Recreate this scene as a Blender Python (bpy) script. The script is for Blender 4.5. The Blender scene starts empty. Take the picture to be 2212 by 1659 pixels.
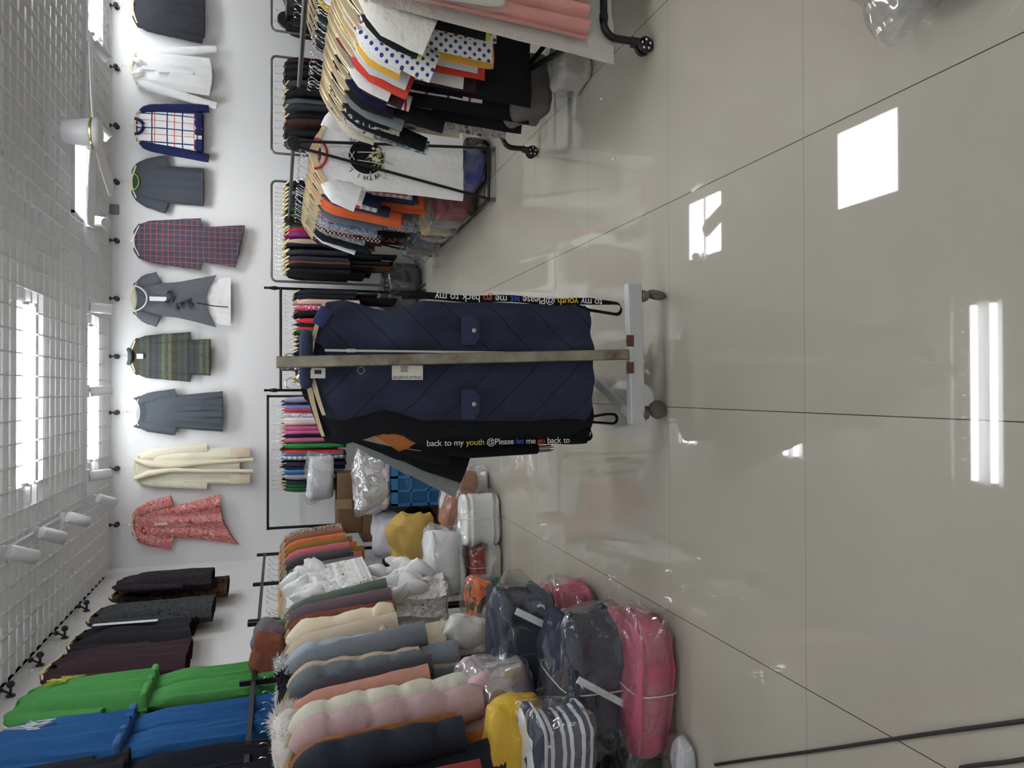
import bpy, bmesh, math, random
from mathutils import Vector, Matrix, noise
PI = math.pi
sc = bpy.context.scene
COL = sc.collection
# ------------------------------------------------------------------ camera model (photo is turned: its left edge is up)
F, VH, TH, YAW, H = 1609.0, 603.0, math.radians(17.36), math.radians(0.46), 1.48
FW = Vector((math.sin(YAW)*math.cos(TH), math.cos(YAW)*math.cos(TH), -math.sin(TH)))
RT = Vector((math.cos(YAW), -math.sin(YAW), 0))
DN = FW.cross(RT)
EYE = Vector((0, 0, H))
def ray(x, y):
    return FW + RT*((1659-y-829.5)/F) + DN*((x-1106)/F)
def PY(x, y, Y):
    d = ray(x, y); return EYE + d*(Y/d.y)
def PX(x, y, X):
    d = ray(x, y); return EYE + d*(X/d.x)
def PZ(x, y, Z=0.0):
    d = ray(x, y); return EYE + d*((Z-H)/d.z)
cam = bpy.data.cameras.new('camera'); cam.sensor_width = 36; cam.sensor_fit = 'HORIZONTAL'; cam.lens = 36*F/2212
cam.clip_start = 0.05
co = bpy.data.objects.new('camera', cam); COL.objects.link(co)
M = Matrix.Identity(4)
for i in range(3):
    M[i][0] = DN[i]; M[i][1] = RT[i]; M[i][2] = -FW[i]; M[i][3] = EYE[i]
co.matrix_world = M
sc.camera = co
sc.view_settings.view_transform = 'Standard'; sc.view_settings.look = 'None'
sc.view_settings.gamma = 1; sc.view_settings.use_curve_mapping = False
sc.view_settings.exposure = 1.12
cy = sc.cycles
cy.use_adaptive_sampling = True; cy.adaptive_threshold = .03; cy.max_bounces = 6; cy.diffuse_bounces = 4; cy.glossy_bounces = 3; cy.transmission_bounces = 3; cy.transparent_max_bounces = 10
cy.caustics_reflective = False; cy.caustics_refractive = False; cy.sample_clamp_indirect = 6

# ------------------------------------------------------------------ materials
def s2l(c):
    c /= 255.0
    return c/12.92 if c <= .04045 else ((c+.055)/1.055)**2.4
KALB = 1.1
def C(r, g, b, k=None):
    k = KALB if k is None else k
    q = [s2l(v) for v in (r, g, b)]; lum = .3*q[0]+.55*q[1]+.15*q[2]
    k *= 1+.28*lum
    return tuple(min(.88, (v*.9+lum*.1)*k) for v in q) + (1,)
MC = {}
def newmat(name):
    m = bpy.data.materials.new(name); m.use_nodes = True
    nt = m.node_tree
    return m, nt, nt.nodes['Principled BSDF']
def N(nt, typ, **kw):
    n = nt.nodes.new(typ)
    for k, v in kw.items():
        if k.startswith('i_'):
            key = k[2:]
            n.inputs[int(key) if key.isdigit() else key].default_value = v
        else: setattr(n, k, v)
    return n
def MATH(nt, op, a, b=None):
    n = nt.nodes.new('ShaderNodeMath'); n.operation = op
    for i, v in enumerate((a, b)):
        if v is None: continue
        if isinstance(v, (int, float)): n.inputs[i].default_value = v
        else: nt.links.new(v, n.inputs[i])
    return n.outputs[0]
def MIX(nt, fac, a, b):
    n = nt.nodes.new('ShaderNodeMix'); n.data_type = 'RGBA'
    for i, v in ((0, fac), (6, a), (7, b)):
        if isinstance(v, (int, float, tuple)): n.inputs[i].default_value = v
        else: nt.links.new(v, n.inputs[i])
    return n.outputs[2]
def coords(nt):
    t = nt.nodes.new('ShaderNodeTexCoord'); s = nt.nodes.new('ShaderNodeSeparateXYZ')
    nt.links.new(t.outputs['Object'], s.inputs[0])
    return t.outputs['Object'], s.outputs
def NOISE(nt, vec, scale, detail=2.0, rough=.5):
    n = N(nt, 'ShaderNodeTexNoise'); n.inputs['Scale'].default_value = scale; n.inputs['Detail'].default_value = detail
    n.inputs['Roughness'].default_value = rough
    nt.links.new(vec, n.inputs['Vector']); return n.outputs['Fac']
def BUMP(nt, b, h, strength=.3, dist=.01):
    n = N(nt, 'ShaderNodeBump'); n.inputs['Strength'].default_value = strength; n.inputs['Distance'].default_value = dist
    nt.links.new(h, n.inputs['Height']); nt.links.new(n.outputs[0], b.inputs['Normal'])
def ramp(nt, fac, stops, const=False):
    n = N(nt, 'ShaderNodeValToRGB'); cr = n.color_ramp
    if const: cr.interpolation = 'CONSTANT'
    while len(cr.elements) < len(stops): cr.elements.new(.5)
    for e, (p, c) in zip(cr.elements, stops): e.position = p; e.color = c
    nt.links.new(fac, n.inputs[0]); return n.outputs[0]
def plain(name, col, rough=.5, metal=0.0, spec=.5, coat=0):
    if name in MC: return MC[name]
    m, nt, b = newmat(name)
    b.inputs['Base Color'].default_value = col; b.inputs['Roughness'].default_value = rough
    b.inputs['Metallic'].default_value = metal; b.inputs['Specular IOR Level'].default_value = spec
    if coat: b.inputs['Coat Weight'].default_value = coat
    MC[name] = m; return m
def fab(r, g, b_, rough=.92, grain=.14, gs=160, sheen=0.0, spec=.15):
    """woven cloth of one colour"""
    key = ('fab', r, g, b_, rough, grain, gs)
    if key in MC: return MC[key]
    m, nt, b = newmat('cloth')
    v, _ = coords(nt); c = C(r, g, b_)
    n = NOISE(nt, v, gs, 2)
    lo = tuple(x*(1-grain) for x in c[:3])+(1,); hi = tuple(min(.9, x*(1+grain)) for x in c[:3])+(1,)
    nt.links.new(MIX(nt, n, lo, hi), b.inputs['Base Color'])
    b.inputs['Roughness'].default_value = rough; b.inputs['Specular IOR Level'].default_value = spec
    n2 = NOISE(nt, v, 18, 4, .6); BUMP(nt, b, n2, .55, .016)
    MC[key] = m; return m
def pat(key, bg, fn, rough=.9):
    """patterned cloth; fn(nt, vec, xyz, bgcolour) returns a colour socket"""
    if key in MC: return MC[key]
    m, nt, b = newmat('patterned_cloth')
    v, s = coords(nt)
    nt.links.new(fn(nt, v, s, bg), b.inputs['Base Color'])
    b.inputs['Roughness'].default_value = rough; b.inputs['Specular IOR Level'].default_value = .15
    BUMP(nt, b, NOISE(nt, v, 24, 3), .3, .01)
    MC[key] = m; return m
def band(nt, ax, period, width, off=0.0):
    return MATH(nt, 'LESS_THAN', MATH(nt, 'FLOORED_MODULO', MATH(nt, 'ADD', ax, off), period), width)
def dots(nt, s, period, r, offx=0, offz=0):
    fx = MATH(nt, 'SUBTRACT', MATH(nt, 'FLOORED_MODULO', MATH(nt, 'ADD', s[0], offx+9), period), period/2)
    fz = MATH(nt, 'SUBTRACT', MATH(nt, 'FLOORED_MODULO', MATH(nt, 'ADD', s[2], offz+9), period), period/2)
    return MATH(nt, 'LESS_THAN', MATH(nt, 'ADD', MATH(nt, 'MULTIPLY', fx, fx), MATH(nt, 'MULTIPLY', fz, fz)), r*r)
def p_dots(bg, dc, period, r, dc2=None):
    def fn(nt, v, s, b):
        c = MIX(nt, dots(nt, s, period, r), b, dc)
        return MIX(nt, dots(nt, s, period, r*.9, period/2, period/2), c, dc2 or dc)
    return pat(('dots', bg, dc, dc2, period, r), bg, fn)
def p_plaid(bg, c1, c2, p, w, both=True):
    def fn(nt, v, s, b):
        c = MIX(nt, band(nt, s[0], p, w, 9), b, c1)
        c = MIX(nt, band(nt, s[2], p, w, 9.02), c, c1)
        if c2:
            c = MIX(nt, band(nt, s[0], p, w*.5, 9+p*.45), c, c2)
            c = MIX(nt, band(nt, s[2], p*1.3, w*.6, 9+p*.4), c, c2)
        return c
    return pat(('plaid', bg, c1, c2, p, w), bg, fn)
def p_stripe(stops_period, cols, axis=2, speck=0):
    key = ('stripe', stops_period, tuple(cols), axis)
    def fn(nt, v, s, b):
        f = MATH(nt, 'DIVIDE', MATH(nt, 'FLOORED_MODULO', MATH(nt, 'ADD', s[axis], 9), stops_period), stops_period)
        c = ramp(nt, f, [(i/len(cols), c) for i, c in enumerate(cols)], True)
        if speck: c = MIX(nt, MATH(nt, 'MULTIPLY', NOISE(nt, v, 75, 3, .7), speck), c, C(40, 42, 40))
        return c
    return pat(key, cols[0], fn)
def p_tweed(a, c, scale=90):
    def fn(nt, v, s, b):
        f = NOISE(nt, v, scale, 3, .7)
        return ramp(nt, f, [(.42, a), (.58, c)])
    return pat(('tweed', a, c, scale), a, fn)
def p_floral(cols, scale=22):
    def fn(nt, v, s, b):
        n = N(nt, 'ShaderNodeTexNoise'); n.inputs['Scale'].default_value = scale; n.inputs['Detail'].default_value = 4
        n.inputs['Distortion'].default_value = 1.4
        nt.links.new(v, n.inputs['Vector'])
        k = len(cols)
        return ramp(nt, n.outputs['Fac'], [(.30+.40*i/k, c) for i, c in enumerate(cols)], False)
    return pat(('floral', tuple(cols), scale), cols[0], fn)
def film(key='film', tint=(.985, .99, .995, 1), gl=.12, haze=.03):
    if key in MC: return MC[key]
    m = bpy.data.materials.new('clear_plastic'); m.use_nodes = True; nt = m.node_tree; nt.nodes.clear()
    out = N(nt, 'ShaderNodeOutputMaterial'); tr = N(nt, 'ShaderNodeBsdfTransparent'); gs = N(nt, 'ShaderNodeBsdfGlossy')
    df = N(nt, 'ShaderNodeBsdfDiffuse'); m1 = N(nt, 'ShaderNodeMixShader'); m2 = N(nt, 'ShaderNodeMixShader')
    tr.inputs[0].default_value = tint; gs.inputs[0].default_value = (.95, .95, .95, 1); gs.inputs['Roughness'].default_value = .08
    df.inputs[0].default_value = (.75, .76, .78, 1)
    v, _ = coords(nt); wn = N(nt, 'ShaderNodeTexNoise'); wn.noise_type = 'RIDGED_MULTIFRACTAL'; wn.inputs['Scale'].default_value = 7; wn.inputs['Detail'].default_value = 3
    wn.inputs['Distortion'].default_value = .8
    nt.links.new(v, wn.inputs['Vector']); w = wn.outputs['Fac']
    bp = N(nt, 'ShaderNodeBump'); bp.inputs['Strength'].default_value = .8; bp.inputs['Distance'].default_value = .035
    nt.links.new(w, bp.inputs['Height']); nt.links.new(bp.outputs[0], gs.inputs['Normal']); nt.links.new(bp.outputs[0], df.inputs['Normal'])
    fr = N(nt, 'ShaderNodeLayerWeight'); fr.inputs[0].default_value = .35; nt.links.new(bp.outputs[0], fr.inputs['Normal'])
    fac = MATH(nt, 'MULTIPLY_ADD', MATH(nt, 'POWER', fr.outputs['Facing'], 1.6), .5)
    fac.node.inputs[2].default_value = gl*.6
    m1.inputs[0].default_value = haze
    nt.links.new(tr.outputs[0], m1.inputs[1]); nt.links.new(df.outputs[0], m1.inputs[2])
    nt.links.new(fac, m2.inputs[0]); nt.links.new(m1.outputs[0], m2.inputs[1]); nt.links.new(gs.outputs[0], m2.inputs[2])
    nt.links.new(m2.outputs[0], out.inputs[0])
    MC[key] = m; return m
def emis(name, col, st):
    if name in MC: return MC[name]
    m, nt, b = newmat(name)
    b.inputs['Base Color'].default_value = (.8, .8, .8, 1)
    b.inputs['Emission Color'].default_value = col; b.inputs['Emission Strength'].default_value = st
    MC[name] = m; return m

# ------------------------------------------------------------------ mesh helpers
def add_box(bm, c, s, rz=0.0, rx=0.0, ry=0.0):
    r = bmesh.ops.create_cube(bm, size=1)
    m = Matrix.Translation(c) @ Matrix.Rotation(rz, 4, 'Z') @ Matrix.Rotation(ry, 4, 'Y') @ Matrix.Rotation(rx, 4, 'X') @ Matrix.Diagonal((s[0], s[1], s[2], 1))
    bmesh.ops.transform(bm, matrix=m, verts=r['verts']); return r['verts']
def bevel(bm, w, seg=2):
    bmesh.ops.bevel(bm, geom=list(bm.edges), offset=w, segments=seg, affect='EDGES', profile=.5)
def frame_of(t):
    t = t.normalized(); a = Vector((0, 0, 1)) if abs(t.z) < .9 else Vector((1, 0, 0))
    n = t.cross(a).normalized(); return n, t.cross(n).normalized()
def add_tube(bm, pts, r, n=8, caps=True):
    """round tube through pts; r a number or one per point"""
    pts = [Vector(p) for p in pts]; rs = r if isinstance(r, (list, tuple)) else [r]*len(pts)
    rings = []; nn = None
    for i, p in enumerate(pts):
        t = (pts[min(i+1, len(pts)-1)] - pts[max(i-1, 0)])
        if t.length < 1e-9: t = Vector((0, 0, 1))
        t.normalize()
        if nn is None: nn, bb = frame_of(t)
        else:
            nn = (nn - t*nn.dot(t))
            nn = nn.normalized() if nn.length > 1e-6 else frame_of(t)[0]
            bb = t.cross(nn).normalized()
        rings.append([bm.verts.new(p + (nn*math.cos(2*PI*k/n) + bb*math.sin(2*PI*k/n))*rs[i]) for k in range(n)])
    for a, b in zip(rings, rings[1:]):
        for k in range(n):
            bm.faces.new((a[k], a[(k+1) % n], b[(k+1) % n], b[k]))
    if caps:
        bm.faces.new(rings[0][::-1]); bm.faces.new(rings[-1])
def arc(c, r, a0, a1, ax, ay, n=8):
    c = Vector(c); ax = Vector(ax); ay = Vector(ay)
    return [c + ax*(r*math.cos(a0+(a1-a0)*i/n)) + ay*(r*math.sin(a0+(a1-a0)*i/n)) for i in range(n+1)]
def add_ball(bm, c, r, seg=12, sq=(1, 1, 1)):
    q = bmesh.ops.create_uvsphere(bm, u_segments=seg, v_segments=max(6, seg*2//3), radius=r)
    bmesh.ops.transform(bm, matrix=Matrix.Translation(c) @ Matrix.Diagonal((sq[0], sq[1], sq[2], 1)), verts=q['verts'])
def add_lathe(bm, prof, c=(0, 0, 0), n=16, axis=None):
    """prof [(r,z)] turned round z through c"""
    rings = []
    m = Matrix.Translation(c) @ (axis.to_4x4() if axis is not None else Matrix.Identity(4))
    for r, z in prof:
        rings.append([bm.verts.new(m @ Vector((max(r, 1e-4)*math.cos(2*PI*k/n), max(r, 1e-4)*math.sin(2*PI*k/n), z))) for k in range(n)])
    for a, b in zip(rings, rings[1:]):
        for k in range(n): bm.faces.new((a[k], a[(k+1) % n], b[(k+1) % n], b[k]))
    bm.faces.new(rings[0][::-1]); bm.faces.new(rings[-1])
def add_quad(bm, a, b, c, d):
    bm.faces.new([bm.verts.new(Vector(p)) for p in (a, b, c, d)])
def mesh_of(bm, name, smooth=True, recalc=True):
    if recalc: bmesh.ops.recalc_face_normals(bm, faces=bm.faces)
    me = bpy.data.meshes.new(name); bm.to_mesh(me); bm.free()
    if smooth:
        for p in me.polygons: p.use_smooth = True
        try: me.set_sharp_from_angle(angle=math.radians(50))
        except Exception: pass
    return me
def obj(name, bm, mat, parent=None, loc=None, rz=0.0, smooth=True):
    me = bm if isinstance(bm, bpy.types.Mesh) else mesh_of(bm, name, smooth)
    o = bpy.data.objects.new(name, me); COL.objects.link(o)
    if mat is not None and not me.materials: me.materials.append(mat)
    if parent is not None: o.parent = parent
    if loc is not None: o.location = loc
    if rz: o.rotation_euler.z = rz
    return o
def tag(o, label, cat, group=None, kind=None):
    for a, b in ((' with ', ' '), (', ', ' '), (' and ', ' ')):
        if len(label.split()) > 16: label = label.replace(a, b)
    o['label'] = label; o['category'] = cat
    if group: o['group'] = group
    if kind: o['kind'] = kind
    return o
def thing(name, label, cat, loc=(0, 0, 0), rz=0.0, group=None):
    o = bpy.data.objects.new(name, None); COL.objects.link(o); o.empty_display_size = .05
    o.location = loc; o.rotation_euler.z = rz
    return tag(o, label, cat, group)
def struct(name, bm, mat, label=None, smooth=False):
    o = obj(name, bm, mat, smooth=smooth); o['kind'] = 'structure'
    if label: o['label'] = label
    return o
def copy_tree(o, parent=None):
    c = o.copy(); COL.objects.link(c)
    if parent is not None: c.parent = parent
    for ch in list(o.children): copy_tree(ch, c)
    return c
def lerp(a, b, t): return a+(b-a)*t
def interp(tab, t):
    for (t0, v0), (t1, v1) in zip(tab, tab[1:]):
        if t <= t1: return lerp(v0, v1, (t-t0)/(t1-t0) if t1 > t0 else 0)
    return tab[-1][1]
ORD = ['zeroth', 'first', 'second', 'third', 'fourth', 'fifth', 'sixth', 'seventh', 'eighth', 'ninth', 'tenth', 'eleventh', 'twelfth', 'thirteenth', 'fourteenth', 'fifteenth', 'sixteenth', 'seventeenth', 'eighteenth', 'nineteenth', 'twentieth', 'twenty-first', 'twenty-second', 'twenty-third', 'twenty-fourth', 'twenty-fifth', 'twenty-sixth', 'twenty-seventh', 'twenty-eighth', 'twenty-ninth', 'thirtieth', 'thirty-first', 'thirty-second', 'thirty-third', 'thirty-fourth', 'thirty-fifth', 'thirty-sixth', 'thirty-seventh', 'thirty-eighth', 'thirty-ninth', 'fortieth']
# ------------------------------------------------------------------ the room
ZC = 3.13; YB = 8.5; XL = -1.88; XR = 5.4; YF = -7.5
def tile_mat():
    m, nt, b = newmat('polished_tile')
    v, s = coords(nt)
    p = .8
    x0 = .045; y0 = .0
    gx = MATH(nt, 'LESS_THAN', MATH(nt, 'ABSOLUTE', MATH(nt, 'SUBTRACT', MATH(nt, 'FLOORED_MODULO', MATH(nt, 'ADD', s[0], TX), PXT), PXT/2)), .0014)
    gy = MATH(nt, 'LESS_THAN', MATH(nt, 'ABSOLUTE', MATH(nt, 'SUBTRACT', MATH(nt, 'FLOORED_MODULO', MATH(nt, 'ADD', s[1], TY), p), p/2)), .0005)
    g = MATH(nt, 'MAXIMUM', gx, gy)
    n = NOISE(nt, v, 1.3, 3); n2 = NOISE(nt, v, 7, 4)
    c = MIX(nt, n, C(179, 172, 156, .86), C(190, 184, 169, .86))
    c = MIX(nt, MATH(nt, 'MULTIPLY', n2, .25), c, C(168, 165, 154, .88))
    c = MIX(nt, g, c, C(70, 62, 52))
    nt.links.new(c, b.inputs['Base Color'])
    nt.links.new(MATH(nt, 'ADD', MATH(nt, 'MULTIPLY', n2, .02), .012), b.inputs['Roughness'])
    b.inputs['IOR'].default_value = 1.55
    return m
PXT = .812
TX = .406 + 8.12 - (-.07)      # seam positions measured on the photograph
TY = .4 + 8 - 1.84
bm = bmesh.new(); add_box(bm, ((XL+XR)/2, (YB+YF)/2, -.05), (XR-XL, YB-YF, .1))
struct('floor', bm, tile_mat(), 'polished beige floor tiles with thin dark seams')
def wall_mat(name, r, g, b_):
    m, nt, b = newmat(name)
    v, s = coords(nt)
    nt.links.new(MIX(nt, NOISE(nt, v, 1.1, 3), C(r, g, b_, 1.25), C(r+5, g+5, b_+5, 1.25)), b.inputs['Base Color'])
    b.inputs['Roughness'].default_value = .75; BUMP(nt, b, NOISE(nt, v, 60, 2), .08, .004)
    return m
WM = wall_mat('white_paint', 203, 208, 212)
ZT = 3.58
bm = bmesh.new(); add_box(bm, ((XL+XR)/2, YB+.06, ZT/2), (XR-XL+.24, .12, ZT)); struct('wall_back', bm, WM, 'white painted end wall behind the hanging clothes')
bm = bmesh.new(); add_box(bm, (XL-.06, (YB+YF)/2, ZT/2), (.12, YB-YF, ZT)); struct('wall_left', bm, WM, 'white painted side wall on the left')
bm = bmesh.new(); add_box(bm, (XR+.06, (YB+YF)/2, ZT/2), (.12, YB-YF, ZT)); struct('wall_right', bm, WM, 'white painted side wall on the right')
bm = bmesh.new(); add_box(bm, ((XL+XR)/2, YF-.06, ZT/2), (XR-XL+.24, .12, ZT)); struct('wall_front', bm, WM, 'white painted wall behind the viewpoint')
bm = bmesh.new(); add_box(bm, (XL+.03, YB-.09, ZT/2), (.06, .18, ZT)); struct('wall_corner', bm, WM, 'narrow white pilaster in the far corner')
bm = bmesh.new(); add_box(bm, ((XL+XR)/2, (YB+YF)/2, ZT+.05), (XR-XL, YB-YF, .1)); struct('ceiling', bm, plain('slab_grey', (.8, .8, .8, 1), .9), 'grey slab above the open grid ceiling')
# open cell grid
STRIPS = [(-.02, 7.8), (-.02, 5.95), (-.03, 3.92), (-.03, 1.9), (-.03, -2.2), (-.03, -4.2), (-.03, -6.2), (3.95, 7.85)]
PANELS = [(1.84, 7.38), (1.87, 4.95), (1.87, 2.5), (1.87, -2.4), (1.87, -4.8)]
HOLES = [(x-.645, x+.645, y-.16, y+.16) for x, y in STRIPS] + [(x-.35, x+.35, y-.35, y+.35) for x, y in PANELS]
def spans(a, b, cuts):
    out = []; p = a
    for c, d in sorted(cuts):
        if c > p: out.append((p, min(c, b)))
        p = max(p, d)
    if p < b: out.append((p, b))
    return [q for q in out if q[1]-q[0] > .01]
bm = bmesh.new(); hb = .03
X0 = XL+.02; k = 0
while X0+.151*k < XR:
    x = X0+.151*k; k += 1
    for a, b in spans(YF+.01, YB-.01, [(h[2], h[3]) for h in HOLES if h[0] < x < h[1]]):
        add_box(bm, (x, (a+b)/2, ZC+hb/2), (.008, b-a, hb))
k = 0
while YB-.06-.147*k > YF:
    y = YB-.06-.147*k; k += 1
    for a, b in spans(XL+.01, XR-.01, [(h[0], h[1]) for h in HOLES if h[2] < y < h[3]]):
        add_box(bm, ((a+b)/2, y, ZC+hb/2), (b-a, .008, hb))
struct('ceiling_grid', bm, plain('grid_white', (.88, .88, .88, 1), .5), 'open square grid of the suspended ceiling')
bm = bmesh.new()
add_box(bm, ((XL+XR)/2, YB-.012, ZC+.01), (XR-XL, .024, .03)); struct('trim_1', bm, plain('grid_white', None), 'white edge strip where grid meets end wall')
bm = bmesh.new(); add_box(bm, (XL+.012, (YB+YF)/2, ZC+.01), (.024, YB-YF-.06, .03)); struct('trim_2', bm, plain('grid_white', None), 'white edge strip where grid meets left wall')
# pipes above the grid
def pipe(a, b, r, label):
    bm = bmesh.new(); add_tube(bm, [a, b], r, 12)
    tag(obj('ceiling_pipe', bm, plain('pipe_grey', C(178, 182, 190), .5)), label, 'pipe')
pipe((1.35, 8.3, 3.35), (1.95, 3.2, 3.35), .06, 'pale pipe slanting above the grid beside the ceiling fan')

# ------------------------------------------------------------------ ceiling lights
TUBE = emis('tube_glow', (.94, .97, 1, 1), 10)
PANEL = emis('panel_glow', (.95, .97, 1, 1), 9)
WHITE = plain('white_enamel', C(205, 206, 208), .4)
def strip_light(x, y, label, L=1.22):
    t = thing('strip_light', label, 'light', (x, y, ZC), 0, 'strip lights in the grid ceiling')
    bm = bmesh.new()
    add_box(bm, (0, 0, .075), (L+.06, .19, .01))
    for s in (-1, 1):
        add_box(bm, (s*(L/2+.03), 0, .065), (.012, .3, .05))
    obj('housing', bm, WHITE, t, smooth=False)
    for s in (-1, 1):
        bm = bmesh.new(); add_tube(bm, [(-L/2, s*.075, .015), (L/2, s*.075, .015)], .022, 12)
        tb = obj('tube', bm, TUBE, t)
        for e in (-1, 1):
            bm = bmesh.new(); add_tube(bm, [(e*(L/2-.0), s*.075, .015), (e*(L/2+.025), s*.075, .015)], .0235, 12)
            obj('end_cap', bm, WHITE, tb)
    return t
strip_light(-.02, 7.8, 'strip light over the back racks, straight ahead')
strip_light(-.02, 5.95, 'larger looking strip light nearer than the one by the end wall')
strip_light(-.03, 3.92, 'strip light overhead, seen only mirrored in the floor')
strip_light(-.03, 1.9, 'added unseen strip light overhead above the viewpoint')  # unseen lamp, added to brighten the foreground
for _y, _n in ((-2.2, 'nearest one'), (-4.2, 'middle one'), (-6.2, 'last one')): strip_light(-.03, _y, 'added fill strip light behind the viewpoint, ' + _n)  # unseen lamps added to fill the upright faces turned to the viewer
strip_light(3.95, 7.85, 'strip light near the end wall in the top corner over dark tops')
def panel_light(x, y, label):
    t = thing('panel_light', label, 'light', (x, y, ZC), 0, 'square panel lights in the grid ceiling')
    bm = bmesh.new()
    for s in (-1, 1):
        add_box(bm, (s*.335, 0, .0), (.02, .69, .03)); add_box(bm, (0, s*.335, 0), (.69, .02, .03))
    add_box(bm, (0, 0, .025), (.69, .69, .02))
    obj('frame', bm, WHITE, t, smooth=False)
    bm = bmesh.new(); add_box(bm, (0, 0, .0), (.65, .65, .012)); obj('diffuser', bm, PANEL, t, smooth=False)
panel_light(1.84, 7.38, 'square panel light behind the ceiling fan')
panel_light(1.87, 4.95, 'square panel light above the near right rack')
panel_light(1.87, 2.5, 'square panel light overhead, outside the view')
panel_light(1.87, -2.4, 'added square fill panel light behind the viewpoint')  # this panel and the next are unseen, added as fill light
panel_light(1.87, -4.8, 'added square fill panel light far behind the viewpoint')
# track rails and spotlights
def rail(a, b, label):
    bm = bmesh.new(); a = Vector(a); b = Vector(b); d = b-a
    add_box(bm, (a+b)/2, (max(.035, abs(d.x)), max(.035, abs(d.y)), .03))
    tag(obj('track_rail', bm, WHITE, smooth=False), label, 'track rail')
rail((-1.0, 7.35, 3.11), (5.2, 7.35, 3.11), 'white lighting track running across in front of end wall')
rail((-1.0, 7.32, 3.11), (-1.0, 1.0, 3.11), 'white lighting track running from corner toward viewer on left')
def spot_mesh():
    bm = bmesh.new(); L = .17; r = .045
    add_lathe(bm, [(.03, 0), (r-.006, 0), (r, .006), (r, L-.004), (r-.004, L), (r-.008, L), (r-.01, L-.03), (.001, L-.03)], n=20)
    return mesh_of(bm, 'lamp_head')
SPM = spot_mesh()
bm = bmesh.new(); add_box(bm, (0, 0, -.012), (.11, .034, .024)); add_tube(bm, [(0, 0, -.02), (0, 0, -.075)], .009, 8)
MNT = mesh_of(bm, 'mount')
def spot(p, d, label):
    t = thing('spotlight', label, 'spotlight', p, 0, 'white track spotlights')
    obj('mount', MNT, WHITE, t)
    h = obj('lamp_head', SPM, WHITE, t); d = Vector(d).normalized()
    h.rotation_mode = 'QUATERNION'; h.rotation_quaternion = Vector((0, 0, 1)).rotation_difference(d)
    h.location = Vector((0, 0, -.09)) - d*.06
for i, (py, d, nm) in enumerate(((105, (-.55, .3, -.55), 'above the white shirt, dark lens turned away'), (278, (-.5, .25, -.6), 'beside the fan motor, above the plaid sweater'), (478, (-.15, -.55, -.55), 'at the left tip of the fan blade'), (665, (-.05, .3, -.8), 'above the grey dress with white underskirt'), (845, (.1, .2, -.8), 'in front of the strip light near end wall'), (1027, (.1, .3, -.8), 'above the cream coat'))):
    p = PY(205, py, 7.35); spot((p.x, 7.35, 3.095), d, 'white cylinder spotlight ' + nm)
for i, (px, py, nm) in enumerate(((190, 1082, 'nearest the far corner'), (130, 1122, 'second out from the far corner'), (55, 1158, 'third out from the far corner'), (-20, 1200, 'cut by the picture edge'))):
    p = PX(px, py, -1.0); spot((-1.0, p.y, 3.095), (-.3, .5, -.55), 'white cylinder spotlight on left track, ' + nm)
# ceiling fan
def fan():
    c = PY(95, 279, 6.25)
    t = thing('ceiling_fan', 'white three blade ceiling fan with brass coloured ring', 'fan', (c.x, 6.25, 2.80))
    bm = bmesh.new(); add_lathe(bm, [(.012, .12), (.012, .34), (.03, .345)], n=12); obj('downrod', bm, WHITE, t)
    bm = bmesh.new(); add_lathe(bm, [(.045, .26), (.05, .3), (.05, .33), (.03, .345)], n=18); obj('canopy', bm, WHITE, t)
    bm = bmesh.new(); add_lathe(bm, [(.10, .02), (.105, .03), (.085, .20), (.075, .21), (.02, .215)], n=24); obj('motor_housing', bm, WHITE, t)
    bm = bmesh.new(); add_lathe(bm, [(.11, .0), (.122, .006), (.122, .016), (.11, .022)], n=28); obj('trim_ring', bm, plain('brass', (.75, .55, .2, 1), .25, 1), t)
    bm = bmesh.new(); add_lathe(bm, [(.02, -.05), (.08, -.045), (.115, -.02), (.118, 0)], n=24); obj('hub_cover', bm, WHITE, t)
    for a in (-8, 112, 187):
        bm = bmesh.new(); n = 10
        for sgn in (1, -1):
            pass
        rows = []
        for i in range(n+1):
            u = i/n; x = .10+.62*u; w = .045+.03*min(1, u*3)+.012*u
            if u > .9: w *= math.sqrt(max(.05, 1-((u-.9)/.1)**2*.7))
            rows.append([bm.verts.new((x, -w, -.012+.012)), bm.verts.new((x, w, .012)), bm.verts.new((x, w, .02)), bm.verts.new((x, -w, .008))])
        for p, q in zip(rows, rows[1:]):
            for k in range(4): bm.faces.new((p[k], p[(k+1) % 4], q[(k+1) % 4], q[k]))
        bm.faces.new(rows[0]); bm.faces.new(rows[-1][::-1])
        obj('blade', bm, WHITE, t, rz=math.radians(a))
fan()
# small socket box by the wall edge
bm = bmesh.new(); p = PY(245, 452, 8.48); add_box(bm, (p.x, YB-.02, p.z), (.1, .04, .1)); bevel(bm, .006)
tag(obj('junction_box', bm, plain('mid_grey', C(120, 120, 122), .6)), 'small grey box at wall top beside plaid red dress', 'box')
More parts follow.
